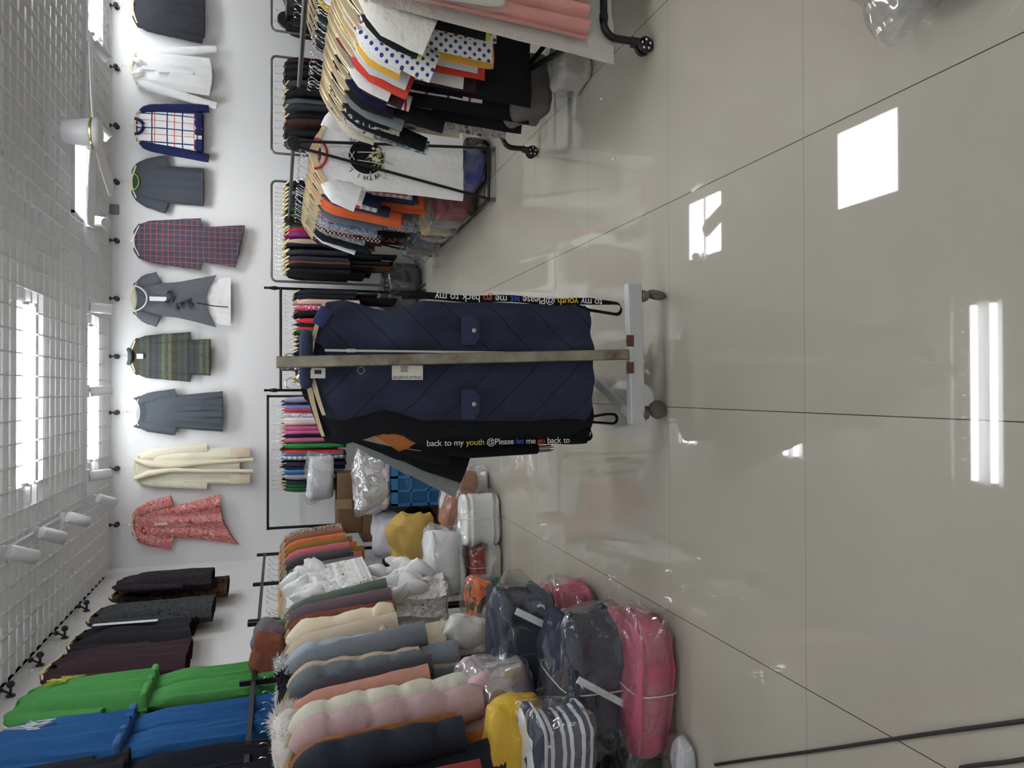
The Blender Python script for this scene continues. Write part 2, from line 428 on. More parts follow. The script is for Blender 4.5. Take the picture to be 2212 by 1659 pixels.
# ------------------------------------------------------------------ clothes
def cloth(L, prof=None, sh=.21, drop=.055, nw=.085, nf=.07, nb=.015, d=.045, fold=.012, nfold=4, hem=0.0, slant=0.0,
          sl=None, sw=(.062, .045), sang=12, sangr=None, sbend=0, seed=0, NS=17, NT=15, puff=0, rough=.006, nhem=0, hemw=0.0):
    """a garment hanging from a hanger: x across, -y front, z up, neck base at the origin.
    prof [(t, half width)], sl sleeve length or None, sang its angle from straight down, puff = number of quilted rows"""
    rnd = random.Random(seed); ph = rnd.random()*6.28
    prof = prof or [(0, sh), (.16, sh*.97), (.45, sh*.95), (1, sh*1.05)]
    bm = bmesh.new(); rings = []
    S = [-1+2*i/(NS-1) for i in range(NS)]
    ringS = [(s, -1) for s in S] + [(s, 1) for s in S[-2:0:-1]]
    for j in range(NT+1):
        t = j/NT; w = interp(prof, t)
        if puff: bulge = abs(math.sin(PI*(t*puff)))**.6
        else: bulge = 1
        ring = []
        for s, side in ringS:
            a = abs(s)*sh
            if a < nw: zt = -(nf if side < 0 else nb)*math.sqrt(max(0, 1-(a/nw)**2))
            else: zt = -drop*((a-nw)/(sh-nw))**1.3
            zb = -L + hem*(1-s*s) + slant*s + (hemw*math.sin(s*nhem*PI+ph) if nhem else 0)
            z = lerp(zt, zb, t)
            x = s*w
            prf = (1-abs(s)**3)**.6
            g = min(1, t*3.2+.12); 
            if t < .05 and a >= nw: g *= .5
            dd = d*prf*g
            if puff: dd *= (.68+.32*bulge)
            f = fold*(t**.8)*math.sin(s*nfold*PI+ph+t*1.2)*(.5+.5*prf)
            nz = noise.noise(Vector((x*7+seed*3.1, z*5, side*2.3+seed)))*rough*2*min(1, t*4)
            y = side*(dd+nz*prf) + f
            if puff: x *= (.965+.045*bulge)
            ring.append(bm.verts.new((x+noise.noise(Vector((z*6, s*2, seed*1.7)))*rough*1.2*t, y, z)))
        rings.append(ring)
    n = len(ringS)
    for a, b in zip(rings, rings[1:]):
        for k in range(n): bm.faces.new((a[k], a[(k+1) % n], b[(k+1) % n], b[k]))
    if sl:
        for sg in (-1, 1):
            st = Vector((sg*(sh-.05), 0, -drop-.012)); ang = math.radians(sang if sg < 0 or sangr is None else sangr)
            m = 12; NR = max(5, int(sl/(.018 if puff else .05))); prev = None
            pos = Vector(st)
            for i in range(NR+1):
                t = i/NR
                a2 = ang*(1-.15*t) - math.radians(sbend)*t + math.radians(48)*max(0, 1-t*sl/.12)
                dirv = Vector((sg*math.sin(a2), -.08*t if sbend else 0, -math.cos(a2)))
                if i: pos = pos + dirv*(sl/NR)
                r0 = lerp(sw[0], sw[1], t)*(.62+.38*min(1, t*sl/.1))
                if puff: r0 *= .84+.2*abs(math.sin(PI*t*sl/L*puff))**.6
                r1 = r0*(.52 if not puff else .8)
                if not puff: r1 = min(r1, d*1.0+.012)
                nx = Vector((math.cos(a2), 0, sg*math.sin(a2)))
                ring = []
                for k in range(m):
                    q = 2*PI*k/m
                    wr = 1+.10*noise.noise(Vector((q*1.3, t*9, seed+sg))) + (.07 if puff else .05)*noise.noise(Vector((q*2.6+seed, t*sl*26, sg)))
                    ring.append(bm.verts.new(pos + nx*(r0*math.cos(q)*wr) + Vector((0, 1, 0))*(r1*math.sin(q)*wr)))
                if prev:
                    for k in range(m): bm.faces.new((prev[k], prev[(k+1) % m], ring[(k+1) % m], ring[k]))
                else: bm.faces.new(ring)
                prev = ring
            if puff or True: bm.faces.new(prev[::-1])
    return mesh_of(bm, 'garment')
def hanger_mesh(w=.2, drop=.05, th=.012, hh=.022):
    """shaped wooden hanger bar: top at origin"""
    bm = bmesh.new(); n = 14; rows = []
    for i in range(n+1):
        s = -1+2*i/n; x = s*w; z = -drop*abs(s)**1.35 - .012; y = -.02*(s*s)
        h2 = hh*(1-.45*abs(s)); t2 = th*(1-.3*abs(s))
        rows.append([bm.verts.new((x, y+a*t2/1.0, z+b*h2)) for a, b in ((-.5, -.5), (.5, -.5), (.5, .5), (-.5, .5))])
    for p, q in zip(rows, rows[1:]):
        for k in range(4): bm.faces.new((p[k], p[(k+1) % 4], q[(k+1) % 4], q[k]))
    bm.faces.new(rows[0]); bm.faces.new(rows[-1][::-1])
    return mesh_of(bm, 'hanger')
def hook_mesh(h=.075, r=.021, wire=.0022, n=6):
    bm = bmesh.new()
    pts = [Vector((0, 0, -.004)), Vector((0, 0, h-2*r-.012))]
    pts += arc((0, 0, h-r), r, -PI*.5, PI*.95, (1, 0, 0), (0, 0, 1), 10)[1:]
    add_tube(bm, pts, wire, n)
    return mesh_of(bm, 'hook')
HM = hanger_mesh(); HKM = hook_mesh(); HMN = hanger_mesh(.19, .045, .024, .03)
HMP = hanger_mesh(.2, .06, .008, .014); HMB = hanger_mesh(.2, .085, .013, .05)
def wood():
    m, nt, b = newmat('pale_wood'); v, s = coords(nt)
    n = N(nt, 'ShaderNodeTexNoise'); n.inputs['Scale'].default_value = 14; n.inputs['Detail'].default_value = 4
    mp = N(nt, 'ShaderNodeMapping'); mp.inputs['Scale'].default_value = (1, 9, 9); nt.links.new(v, mp.inputs[0]); nt.links.new(mp.outputs[0], n.inputs['Vector'])
    nt.links.new(MIX(nt, n.outputs['Fac'], C(200, 172, 126), C(226, 204, 160)), b.inputs['Base Color']); b.inputs['Roughness'].default_value = .38
    return m
WOOD = wood(); CHROME = plain('chrome', (.75, .76, .78, 1), .18, 1)
BLKP = plain('black_plastic', C(22, 22, 24), .4); WHTP = plain('white_plastic', C(225, 225, 225), .4)
BLACKM = plain('black_metal', C(30, 30, 33), .38, .3)
def hanger(loc, rz, label, group, style='wood', scale=1.0):
    mat = {'wood': WOOD, 'white': WHTP, 'black': BLKP, 'thick': WOOD, 'big': WOOD}[style]
    me = {'wood': HM, 'white': HMP, 'black': HMP, 'thick': HMN, 'big': HMB}[style]
    nm = {'wood': 'wooden_hanger', 'white': 'plastic_hanger', 'black': 'plastic_hanger', 'thick': 'wooden_hanger', 'big': 'wooden_hanger'}[style]
    o = bpy.data.objects.new(nm, me); COL.objects.link(o)
    o.location = loc; o.rotation_euler.z = rz; o.scale = (scale, 1, 1)
    if not me.materials: me.materials.append(mat)
    if me.materials[0] is not mat:
        o.material_slots[0].link = 'OBJECT'; o.material_slots[0].material = mat
    h = bpy.data.objects.new('hook', HKM); COL.objects.link(h); h.parent = o
    if not HKM.materials: HKM.materials.append(CHROME)
    return tag(o, label, 'hanger', group)
BLK = (30, 31, 35); 
def lettering(txt, size, mat, parent, M4, extrude=.0006, spacing=1.0):
    cu = bpy.data.curves.new('lettering', 'FONT'); cu.body = txt; cu.size = size; cu.extrude = extrude; cu.align_x = 'LEFT'; cu.space_character = spacing
    cu.resolution_u = 3
    tmp = bpy.data.objects.new('tmp', cu); COL.objects.link(tmp)
    dg = bpy.context.evaluated_depsgraph_get(); me = bpy.data.meshes.new_from_object(tmp.evaluated_get(dg))
    bpy.data.objects.remove(tmp)
    w = max((v.co.x for v in me.vertices), default=0)
    o = bpy.data.objects.new('lettering', me); COL.objects.link(o); me.materials.append(mat)
    o.parent = parent; o.matrix_local = M4
    return o, w
def fur(name, pts, r, mat, parent, seed=1, dens=420, ln=.03):
    """a roll of fur along pts"""
    rnd = random.Random(seed); bm = bmesh.new(); add_tube(bm, pts, r, 12)
    for f in list(bm.faces):
        c = f.calc_center_median(); nrm = None
    bmesh.ops.recalc_face_normals(bm, faces=bm.faces)
    P = [Vector(p) for p in pts]; seg = []
    for i in range(dens*max(1, len(P)-1)):
        k = rnd.randrange(len(P)-1); t = rnd.random(); c = P[k].lerp(P[k+1], t); tg = P[k+1]-P[k]; n1, n2 = frame_of(tg)
        a = rnd.random()*2*PI; dr = (n1*math.cos(a)+n2*math.sin(a)+tg.normalized()*rnd.uniform(-.5, .5)).normalized()
        rr = r if not isinstance(r, (list, tuple)) else lerp(r[k], r[k+1], t)
        b = c+dr*rr*.9; sd = dr.cross(tg).normalized()*.0035; tip = b+dr*ln*rnd.uniform(.5, 1.1)+Vector((0, 0, -ln*.35))
        bm.faces.new([bm.verts.new(b-sd), bm.verts.new(b+sd), bm.verts.new(tip)])
    return obj(name, bm, mat, parent)

# ---------------- clothes shown flat on the two walls
PEG = None
def peg_mesh():
    bm = bmesh.new()
    add_tube(bm, [(0, 0, 0), (0, -.05, 0)], .006, 8); add_ball(bm, (0, -.05, .0), .016, 12); add_tube(bm, [(0, -.01, 0), (0, -.03, .035)], .005, 8); add_ball(bm, (0.0, -.03, .04), .013, 12)
    add_tube(bm, [(0, 0, 0), (0, -.006, 0)], .018, 14)
    return mesh_of(bm, 'peg')
PEGM = peg_mesh()
for _v in PEGM.vertices: _v.co *= 1.45
PEGMAT = plain('dark_knob', C(52, 46, 50), .35)
def peg(p, rz, label):
    o = obj('wall_peg', PEGM, PEGMAT, None, p, rz); tag(o, label, 'peg', 'dark wall pegs')
def wall_item(name, desc, cat, mat, neck_px, hem_px, half_px, peg_x=252, Y=YB-.075, hanger_style='wood', hang=True, tilt=0.0, **kw):
    """clothes on the end wall; neck_px (x,y), hem x, half shoulder width in pixels"""
    pn = PY(neck_px[0], neck_px[1], Y); ph = PY(hem_px, neck_px[1], Y)
    L = pn.z-ph.z; sh = .86*abs(PY(neck_px[0], neck_px[1]-half_px, Y).x - pn.x)
    kw.setdefault('d', .04)
    half_k = 1
    sc_ = lambda v: abs(PY(neck_px[0], neck_px[1]-v, Y).x-pn.x)
    for k in ('nw', 'sl_px'):
        pass
    me = cloth(L, sh=sh, **kw)
    o = obj(name, me, mat, None, pn); o.rotation_euler.y = tilt
    tag(o, desc, cat, 'clothes hung along the end wall')
    short = desc
    if hang:
        hanger((pn.x, Y-.002, pn.z+.012), 0, 'hanger holding the ' + desc.split(' on ')[0].split(' hanging')[0] , 'hangers on the wall pegs', hanger_style, sh/.215)
    pp = PY(peg_x, neck_px[1], YB-.03)
    peg((pn.x, YB-.002, pp.z), 0, 'dark round peg above the ' + desc.split(' on ')[0].split(' hanging')[0])
    return o, L, sh
def tagpaper(parent, loc, w, h, rz=0, mat=None, name='price_tag'):
    bm = bmesh.new(); add_box(bm, (0, 0, 0), (w, .002, h)); o = obj(name, bm, mat or WHTP, parent, loc, 0, smooth=False); o.rotation_euler.y = rz; return o
CH = fab(72, 76, 84, grain=.1)
# 1 dark jumper cut by the picture edge
wall_item('jumper', 'charcoal long-sleeved jumper on end wall, cut by picture edge', 'jumper', fab(56, 57, 62), (285, 14), 442, 45, sl=.62, sw=(.065, .042), sang=9, prof=[(0, .21), (.2, .22), (.6, .23), (1, .22)], seed=1, nf=.03)
# 2 white shirt
o, L, sh = wall_item('shirt', 'white shirt with curved tail hanging on end wall', 'shirt', fab(226, 228, 232, grain=.04), (283, 146), 452, 40, sl=.78, sw=(.058, .036), sang=13, prof=[(0, .185), (.2, .19), (1, .2)], seed=2, nf=.09, nw=.07, fold=.014, hem=-.03)
bm = bmesh.new(); 
for sg in (-1, 1):
    add_quad(bm, (sg*.075, -.05, .0), (sg*.01, -.055, -.095), (sg*.06, -.065, -.125), (sg*.10, -.052, -.03))
cl = obj('collar', bm, fab(226, 228, 232, grain=.04), o); md = cl.modifiers.new('s', 'SOLIDIFY'); md.thickness = .004
bm = bmesh.new(); add_box(bm, (0, -.045, -.34), (.035, .004, .5)); obj('placket', bm, fab(220, 222, 226, grain=.03), o)
tagpaper(o, (-.02, -.06, -.3), .03, .1)
# 3 plaid jumper with navy sleeves
NAVY = fab(38, 44, 88)
PL3 = p_plaid(C(222, 218, 222), C(42, 50, 96), C(190, 62, 62), .145, .012)
me = None
o, L, sh = wall_item('jumper', 'white jumper with navy and red check, navy sleeves, on end wall', 'jumper', PL3, (290, 273), 437, 44, sl=None, prof=[(0, .2), (.2, .19), (1, .195)], seed=3, nf=.075, nw=.075)
def only_sleeves(sh, sl, sang, sw, seed, d=.04):
    me = cloth(.3, sh=sh, sl=sl, sang=sang, sw=sw, seed=seed, d=d)
    bm = bmesh.new(); bm.from_mesh(me); bm.verts.ensure_lookup_table()
    n = (17*2-2)*16
    bmesh.ops.delete(bm, geom=[v for v in bm.verts if v.index < n], context='VERTS')
    for sg in (-1, 1):
        b2 = bm.copy(); bmesh.ops.delete(b2, geom=[v for v in b2.verts if v.co.x*sg < 0], context='VERTS'); yield b2
    bm.free()
for b2 in only_sleeves(sh+.02, .66, 8, (.056, .045), 3): obj('sleeve', b2, NAVY, o)
bm = bmesh.new(); add_box(bm, (0, 0, -L+.03), (.40, .095, .085)); bevel(bm, .02); obj('hem_band', bm, NAVY, o)
bm = bmesh.new(); add_tube(bm, [(.078*math.cos(a), -.05+.045*abs(math.cos(a)), -.005+.085*math.sin(a)) for a in [PI+PI*i/12 for i in range(13)]], .016, 8); obj('collar', bm, NAVY, o)
bm = bmesh.new(); add_tube(bm, [(0, -.052, -.03), (0, -.058, -.12)], .006, 6); obj('zip', bm, WHTP, o)
# 4 charcoal tee
o, L, sh = wall_item('tee_shirt', 'charcoal tee shirt with green neckband on end wall', 'shirt', CH, (283, 393), 440, 43, sl=.30, sw=(.07, .065), sang=20, prof=[(0, .2), (.2, .19), (1, .2)], seed=4, nf=.075, nw=.09)
bm = bmesh.new(); add_tube(bm, [(.09*math.cos(a), -.006-.03*abs(math.sin(a)), .078*math.sin(a)) for a in [PI+PI*i/14 for i in range(15)]], .006, 8); obj('neckband', bm, fab(120, 190, 40), o)
# 5 navy and red check dress
PL5 = p_plaid(C(74, 76, 94), C(150, 86, 80), None, .056, .0075)
wall_item('dress', 'navy dress with red check and long sleeves on end wall', 'dress', PL5, (287, 520), 519, 40, sl=.60, sw=(.06, .048), sang=9, prof=[(0, .18), (.15, .17), (.4, .17), (.7, .19), (1, .23)], seed=5, nf=.05, nw=.07, fold=.02, slant=-.05, hanger_style='white')
# 6 grey dress with white underskirt
o, L, sh = wall_item('dress', 'grey dress with white underskirt and scooped neck on end wall', 'dress', fab(98, 101, 107), (284, 645), 468, 42, sl=.22, sw=(.065, .06), sang=24, prof=[(0, .18), (.18, .16), (.5, .185), (1, .275)], seed=6, nf=.15, nb=.05, nw=.13, fold=.012, hem=.10)
me = cloth(.42, sh=.19, prof=[(0, .19), (1, .262)], nf=.0, nb=0, drop=0, nw=.1, d=.022, seed=66, fold=.008, nfold=5)
obj('underskirt', me, fab(226, 228, 228, grain=.05), o, (0, 0.012, -L+.28))
bm = bmesh.new(); add_tube(bm, [(.132*math.cos(a), -.02-.035*abs(math.sin(a)), .152*math.sin(a)) for a in [PI+PI*i/16 for i in range(17)]], .008, 8); obj('neckband', bm, fab(220, 222, 222), o)
tagpaper(o, (0, -.052, -.255), .045, .16)
bm = bmesh.new(); rnd = random.Random(5)
for i in range(9):
    x = rnd.uniform(-.09, .09); z = rnd.uniform(-.6, -.36); add_tube(bm, [(x, -.055, z), (x+rnd.uniform(-.05, .05), -.066, z+rnd.uniform(-.02, .05)), (x+rnd.uniform(-.09, .09), -.058, z+rnd.uniform(-.04, .06))], [.004, .02, .004], 8)
obj('bow', bm, fab(74, 77, 84), o)
bm = bmesh.new(); add_tube(bm, [(-.03, -.055, -.62), (-.06, -.06, -.8), (-.065, -.06, -.93)], .006, 6); obj('ribbon', bm, fab(50, 52, 58), o)
# 7 striped knit dress
KNIT = p_stripe(.36, [C(96, 112, 102), C(124, 132, 106), C(94, 108, 94), C(88, 86, 98), C(94, 94, 100), C(78, 86, 84), C(96, 112, 102), C(106, 92, 88), C(94, 108, 94), C(82, 90, 88), C(100, 88, 80), C(126, 134, 104)], 2, .9)
o, L, sh = wall_item('jumper_dress', 'green and grey banded knit dress with long sleeves on end wall', 'dress', KNIT, (281, 770), 455, 42, sl=.52, sw=(.058, .045), sang=8, prof=[(0, .19), (.2, .175), (1, .19)], seed=7, nf=.04, nw=.07)
bm = bmesh.new(); add_tube(bm, [(.07*math.cos(a), .0+.05*math.sin(a), .012-.02*abs(math.sin(a))) for a in [2*PI*i/18 for i in range(19)]], .022, 8); obj('collar', bm, p_tweed(C(96, 104, 108), C(70, 78, 84)), o)
tagpaper(o, (0, -.06, -.1), .05, .06)
# 8 charcoal dress with wide neck
wall_item('dress', 'charcoal dress with wide round neck and short sleeves on end wall', 'dress', fab(84, 90, 98), (286, 891), 481, 36, sl=.36, sw=(.06, .05), sang=12, prof=[(0, .165), (.25, .175), (.5, .175), (1, .215)], seed=8, nf=.135, nb=.07, nw=.125, fold=.013, nfold=6, hanger_style='white')
# 9 cream coat
CREAM = fab(232, 206, 182)
o, L, sh = wall_item('coat', 'long cream open coat with wide lapels on end wall', 'coat', CREAM, (290, 1012), 518, 36, sl=.64, sw=(.06, .05), sang=7, prof=[(0, .165), (.2, .18), (.6, .185), (1, .2)], seed=9, nf=.12, nb=.03, nw=.10, fold=.018)
for sg in (-1, 1):
    bm = bmesh.new(); add_tube(bm, [(sg*.1, -.045, -.01), (sg*.05, -.062, -.14), (sg*.02, -.066, -.34), (sg*.045, -.066, -.7), (sg*.06, -.064, -1.15)], [.02, .035, .03, .022, .02], 8); obj('lapel', bm, fab(228, 201, 176), o)
    bm = bmesh.new(); add_box(bm, (sg*.14, -.048, -1.02), (.1, .012, .2)); bevel(bm, .004); obj('pocket', bm, fab(222, 194, 168), o)
# 10 coral dress
o, L, sh = wall_item('dress', 'coral flower print dress with dipped hem on end wall', 'dress', p_floral([C(150, 60, 58), C(196, 92, 84), C(206, 150, 146), C(184, 76, 70), C(208, 164, 160)], 17), (284, 1133), 497, 38, sl=.34, sw=(.07, .07), sang=16, prof=[(0, .17), (.2, .16), (.5, .18), (1, .27)], seed=10, nf=.035, nw=.075, fold=.026, nfold=3, hem=.07, slant=.09)
tagpaper(o, (0, -.06, -.28), .028, .12, mat=fab(206, 190, 176))

# ---------------- clothes flat along the left wall (facing +X)
def left_item(name, desc, cat, mat, neck_px, hem_px, hw, X=XL+.14, hang=True, pegpx=None, **kw):
    p = PX(neck_px[0], neck_px[1], X); L = p.z-PX(hem_px, neck_px[1], X).z
    kw.setdefault('d', .07)
    o = obj(name, cloth(L, sh=hw, **kw), mat, None, p, PI/2)
    tag(o, desc, cat, 'clothes hung along the left wall')
    if hang: hanger((p.x, p.y, p.z+.012), PI/2, 'hanger holding the '+desc.split(' on ')[0], 'hangers on the wall pegs', 'wood', hw/.215)
    if pegpx:
        q = PX(pegpx[0], pegpx[1], XL+.03); peg((XL+.002, p.y, q.z), PI/2, 'dark double peg above the '+desc.split(' on ')[0])
    return o, p, L
o, p, L = left_item('jacket', 'dark taupe jacket with fringed hem on left wall', 'jacket', p_tweed(C(52, 46, 52), C(38, 34, 40), 60), (245, 1263), 455, .2, X=XL+.24, hang=False, sl=.52, sw=(.06, .045), sang=7, seed=20, nf=.03)
left_item('dress', 'black dress with rust print at hip, on left wall beside corner', 'dress', p_floral([C(34, 34, 40), C(38, 36, 40), C(96, 66, 50), C(36, 36, 42)], 8), (238, 1286), 488, .21, X=XL+.12, pegpx=(232, 1262), sl=.5, sang=6, seed=21)
left_item('coat', 'long dark grey tweed coat on left wall', 'coat', p_tweed(C(74, 78, 80), C(48, 50, 54), 70), (190, 1335), 455, .22, pegpx=(202, 1300), sl=.66, sw=(.065, .05), sang=7, seed=22)
o, p, L = left_item('jacket', 'black jacket with long white label on left wall', 'jacket', fab(44, 42, 50), (150, 1388), 415, .23, pegpx=(163, 1342), sl=.62, sw=(.065, .05), sang=9, seed=23, hem=.04)
tagpaper(o, (.05, -.09, -.34), .05, .42, 0.04)
left_item('dress', 'dark maroon dress on left wall beside the green set', 'dress', fab(64, 46, 52), (95, 1448), 398, .24, pegpx=(113, 1393), sl=.5, sw=(.065, .055), sang=8, seed=24, fold=.02)
def pyjama(desc, mat, trim, neck_px, hem_px, leg_px, hw, X, seed, emb=None):
    o, p, L = left_item('tunic', desc, 'clothing', mat, neck_px, hem_px, hw, X=X, hang=False, sl=.42, sw=(.075, .07), sang=10, seed=seed, fold=.02, d=.085, prof=[(0, hw), (.3, hw*.98), (1, hw*1.05)], nf=.04)
    zl = PX(leg_px, neck_px[1], X).z-p.z
    for sg in (-1, 1):
        me = cloth(-zl-L+.12, sh=hw*.46, prof=[(0, hw*.5), (1, hw*.45)], drop=.0, nf=0, nb=0, d=.06, fold=.02, seed=seed+sg)
        obj('trouser_leg', me, mat, o, (sg*hw*.48, 0, -L+.12))
    bm = bmesh.new(); add_box(bm, (0, 0, -L+.02), (hw*2.06, .165, .035)); bevel(bm, .012); obj('hem_band', bm, trim, o)
    if emb:
        bm = bmesh.new(); rnd = random.Random(seed)
        add_tube(bm, [(.06+rnd.gauss(0, .028), -.094-.001*(i % 3), -.22+rnd.gauss(0, .04)) for i in range(22)], .0035, 5)
        obj('embroidery', bm, emb, o)
    return o
GRN = fab(72, 150, 74); RED = fab(104, 34, 44); BLU = fab(34, 92, 150); ORG = fab(196, 66, 40); DK = fab(36, 38, 46)
pyjama('bright green tunic and trouser set on left wall', GRN, fab(84, 160, 80), (20, 1530), 318, 690, .21, XL+.26, 31, fab(190, 190, 60))
pyjama('dark red tunic and trouser set half hidden between green and blue sets', RED, RED, (25, 1565), 300, 690, .24, XL+.16, 33)
pyjama('blue tunic and trouser set with white embroidery on left wall', BLU, fab(60, 110, 170), (-70, 1640), 262, 690, .22, XL+.26, 35, fab(200, 205, 215))
pyjama('orange red set showing below the blue set on left wall', ORG, ORG, (-80, 1690), 250, 690, .24, XL+.16, 37)
pyjama('near black set at picture edge beside the blue set', DK, DK, (-140, 1770), 240, 690, .22, XL+.28, 39)
# ------------------------------------------------------------------ garment rails
def ordin(i, n, a, b, whole):
    """place of item i of n counted from the end named a"""
    if i == 0: return 'at %s of %s' % (a, whole)
    return '%s from %s of %s' % (ORD[i+1], a, whole)
KIND = {  # default shapes
 'tee':   dict(sl=.2, sw=(.075, .07), sang=20, nf=.07),
 'shirt': dict(sl=.56, sw=(.062, .042), sang=9, nf=.05),
 'tank':  dict(sl=None, nf=.1),
 'dress': dict(sl=.24, sw=(.07, .062), sang=16, nf=.06),
 'skirt': dict(sl=None, nf=0, drop=.02, nw=.05),
 'coat':  dict(sl=.6, sw=(.075, .055), sang=7, nf=.05),
 'jacket': dict(sl=.58, sw=(.07, .05), sang=8, nf=.05),
 'puffer': dict(sl=.6, sw=(.085, .065), sang=5, nf=.04, puff=6, d=.06),
}
NAME = {'tee': 'tee_shirt', 'shirt': 'shirt', 'tank': 'sleeveless_top', 'dress': 'dress', 'skirt': 'skirt', 'coat': 'coat', 'jacket': 'jacket', 'puffer': 'puffer_coat'}
CAT = {'tee': 'shirt', 'shirt': 'shirt', 'tank': 'top', 'dress': 'dress', 'skirt': 'skirt', 'coat': 'coat', 'jacket': 'jacket', 'puffer': 'coat'}
def on_rail(kind, desc, place, mat, loc, rz, L, grp, seed, hstyle='wood', sh=.21, hgroup=None, hz=.0, hg=None, **kw):
    a = dict(d=.02, fold=.008, NS=13, NT=12); a.update(KIND[kind]); a.update(kw)
    me = cloth(L, sh=sh, seed=seed, **a)
    nm = kw.get('name') or NAME[kind]
    o = obj(nm, me, mat, None, loc, rz)
    tag(o, desc + ', ' + place, CAT[kind], grp)
    if hstyle: hanger((loc[0], loc[1], loc[2]+(.022 if hg else .012)), rz, 'hanger of ' + desc + ', ' + place, hgroup or ('hangers ' + grp.split(' ', 1)[1] if grp.startswith('clothes') else 'hangers'), 'big' if hg and hstyle == 'wood' else hstyle, sh/.215)
    return o
def hemz(v, zc_Y):
    """height of a point seen at image column v on the plane Y"""
    return PY(v, 829, zc_Y).z
RB = plain('rail_black', C(26, 26, 28), .35, .2); RG = plain('rail_steel', C(120, 118, 120), .3, .8)
# ---- near right rail on castors -------------------------------------------------------------
XR1, ZR1 = 1.66, 1.375
r1 = thing('garment_rail', 'black garment rail on curved castor feet, nearest on the right', 'clothes rack', (XR1, 3.5, 0), 0, 'clothes racks on the right')
bm = bmesh.new(); add_tube(bm, [(0, -.72, ZR1), (0, .72, ZR1)], .0125, 12); obj('rail', bm, RB, r1)
for e in (-1, 1):
    bm = bmesh.new(); add_tube(bm, [(0, e*.72, ZR1+.01), (0, e*.72, .2)], .014, 12); obj('upright', bm, RB, r1)
    for s in (-1, 1):
        bm = bmesh.new()
        pts = [Vector((0, e*.72, .215)), Vector((s*.14, e*.72, .215))] + arc((s*.16, e*.72, .155), .06, PI/2, 0, (s, 0, 0), (0, 0, 1), 6) + [Vector((s*.22, e*.72, .095))]
        add_tube(bm, pts, .0155, 12); add_tube(bm, [(s*.13, e*.72, .215), (s*.155, e*.72, .2148)], .018, 12)
        ft = obj('foot', bm, RB, r1)
        bm = bmesh.new(); add_lathe(bm, [(.02, .0), (.02, .012), (.012, .018)], (s*.22, e*.72, .08), 14)
        add_box(bm, (s*.225, e*.72, .062), (.026, .05, .05)); bevel(bm, .004, 1)
        cs = obj('castor', bm, BLKP, ft)
        for q in (-1, 1):
            bm = bmesh.new()
            add_lathe(bm, [(.010, -.007), (.030, -.007), (.034, -.004), (.034, .004), (.030, .007), (.010, .007)], (s*.235, e*.72+q*.018, .034), 20, Matrix.Rotation(PI/2, 3, 'X'))
            nf_ = len(bm.faces)
            for k in range(5):
                a = 2*PI*k/5; add_ball(bm, (s*.235+.019*math.cos(a), e*.72+q*.0255, .034+.019*math.sin(a)), .005, 8, (1, .4, 1))
            w_ = obj('wheel', bm, BLKP, ft); w_.data.materials.append(WHTP)
            for pi_, pl in enumerate(w_.data.polygons):
                if pi_ >= nf_: pl.material_index = 1
bm = bmesh.new(); add_tube(bm, [(-.02, -.72, .26), (.02, .72, .26)], .012, 10); obj('base_bar', bm, RB, r1)
bm = bmesh.new(); add_tube(bm, [(-.18, -.68, .235), (-.02, .1, .255)], .014, 10); obj('brace', bm, RB, r1)
PINK = fab(206, 148, 138); WHT = fab(214, 212, 206, grain=.05); BLKF = fab(34, 35, 38); LIME = fab(196, 214, 20); YEL = fab(226, 164, 28); REDO = fab(206, 60, 38)
MAR = fab(62, 38, 46); NVY = fab(30, 32, 62); ROY = fab(42, 58, 140); GRY = fab(124, 130, 134); TEAL = fab(112, 122, 126); BEI = fab(190, 178, 158)
DOTB = p_dots(C(222, 222, 226), C(52, 62, 150), .042, .0082); DOTR = p_dots(C(222, 218, 220), C(160, 40, 60), .042, .0078, C(52, 62, 150))
LACE = p_floral([C(196, 186, 168), C(120, 104, 88), C(206, 198, 184), C(90, 80, 74)], 26); FLW = p_floral([C(200, 214, 216), C(150, 190, 200), C(60, 70, 90), C(206, 214, 212)], 16)
STRP = p_stripe(.11, [C(222, 214, 212)]*5 + [C(190, 40, 50)] + [C(222, 214, 212)]*2)
GRP1 = 'clothes on the near right rail'
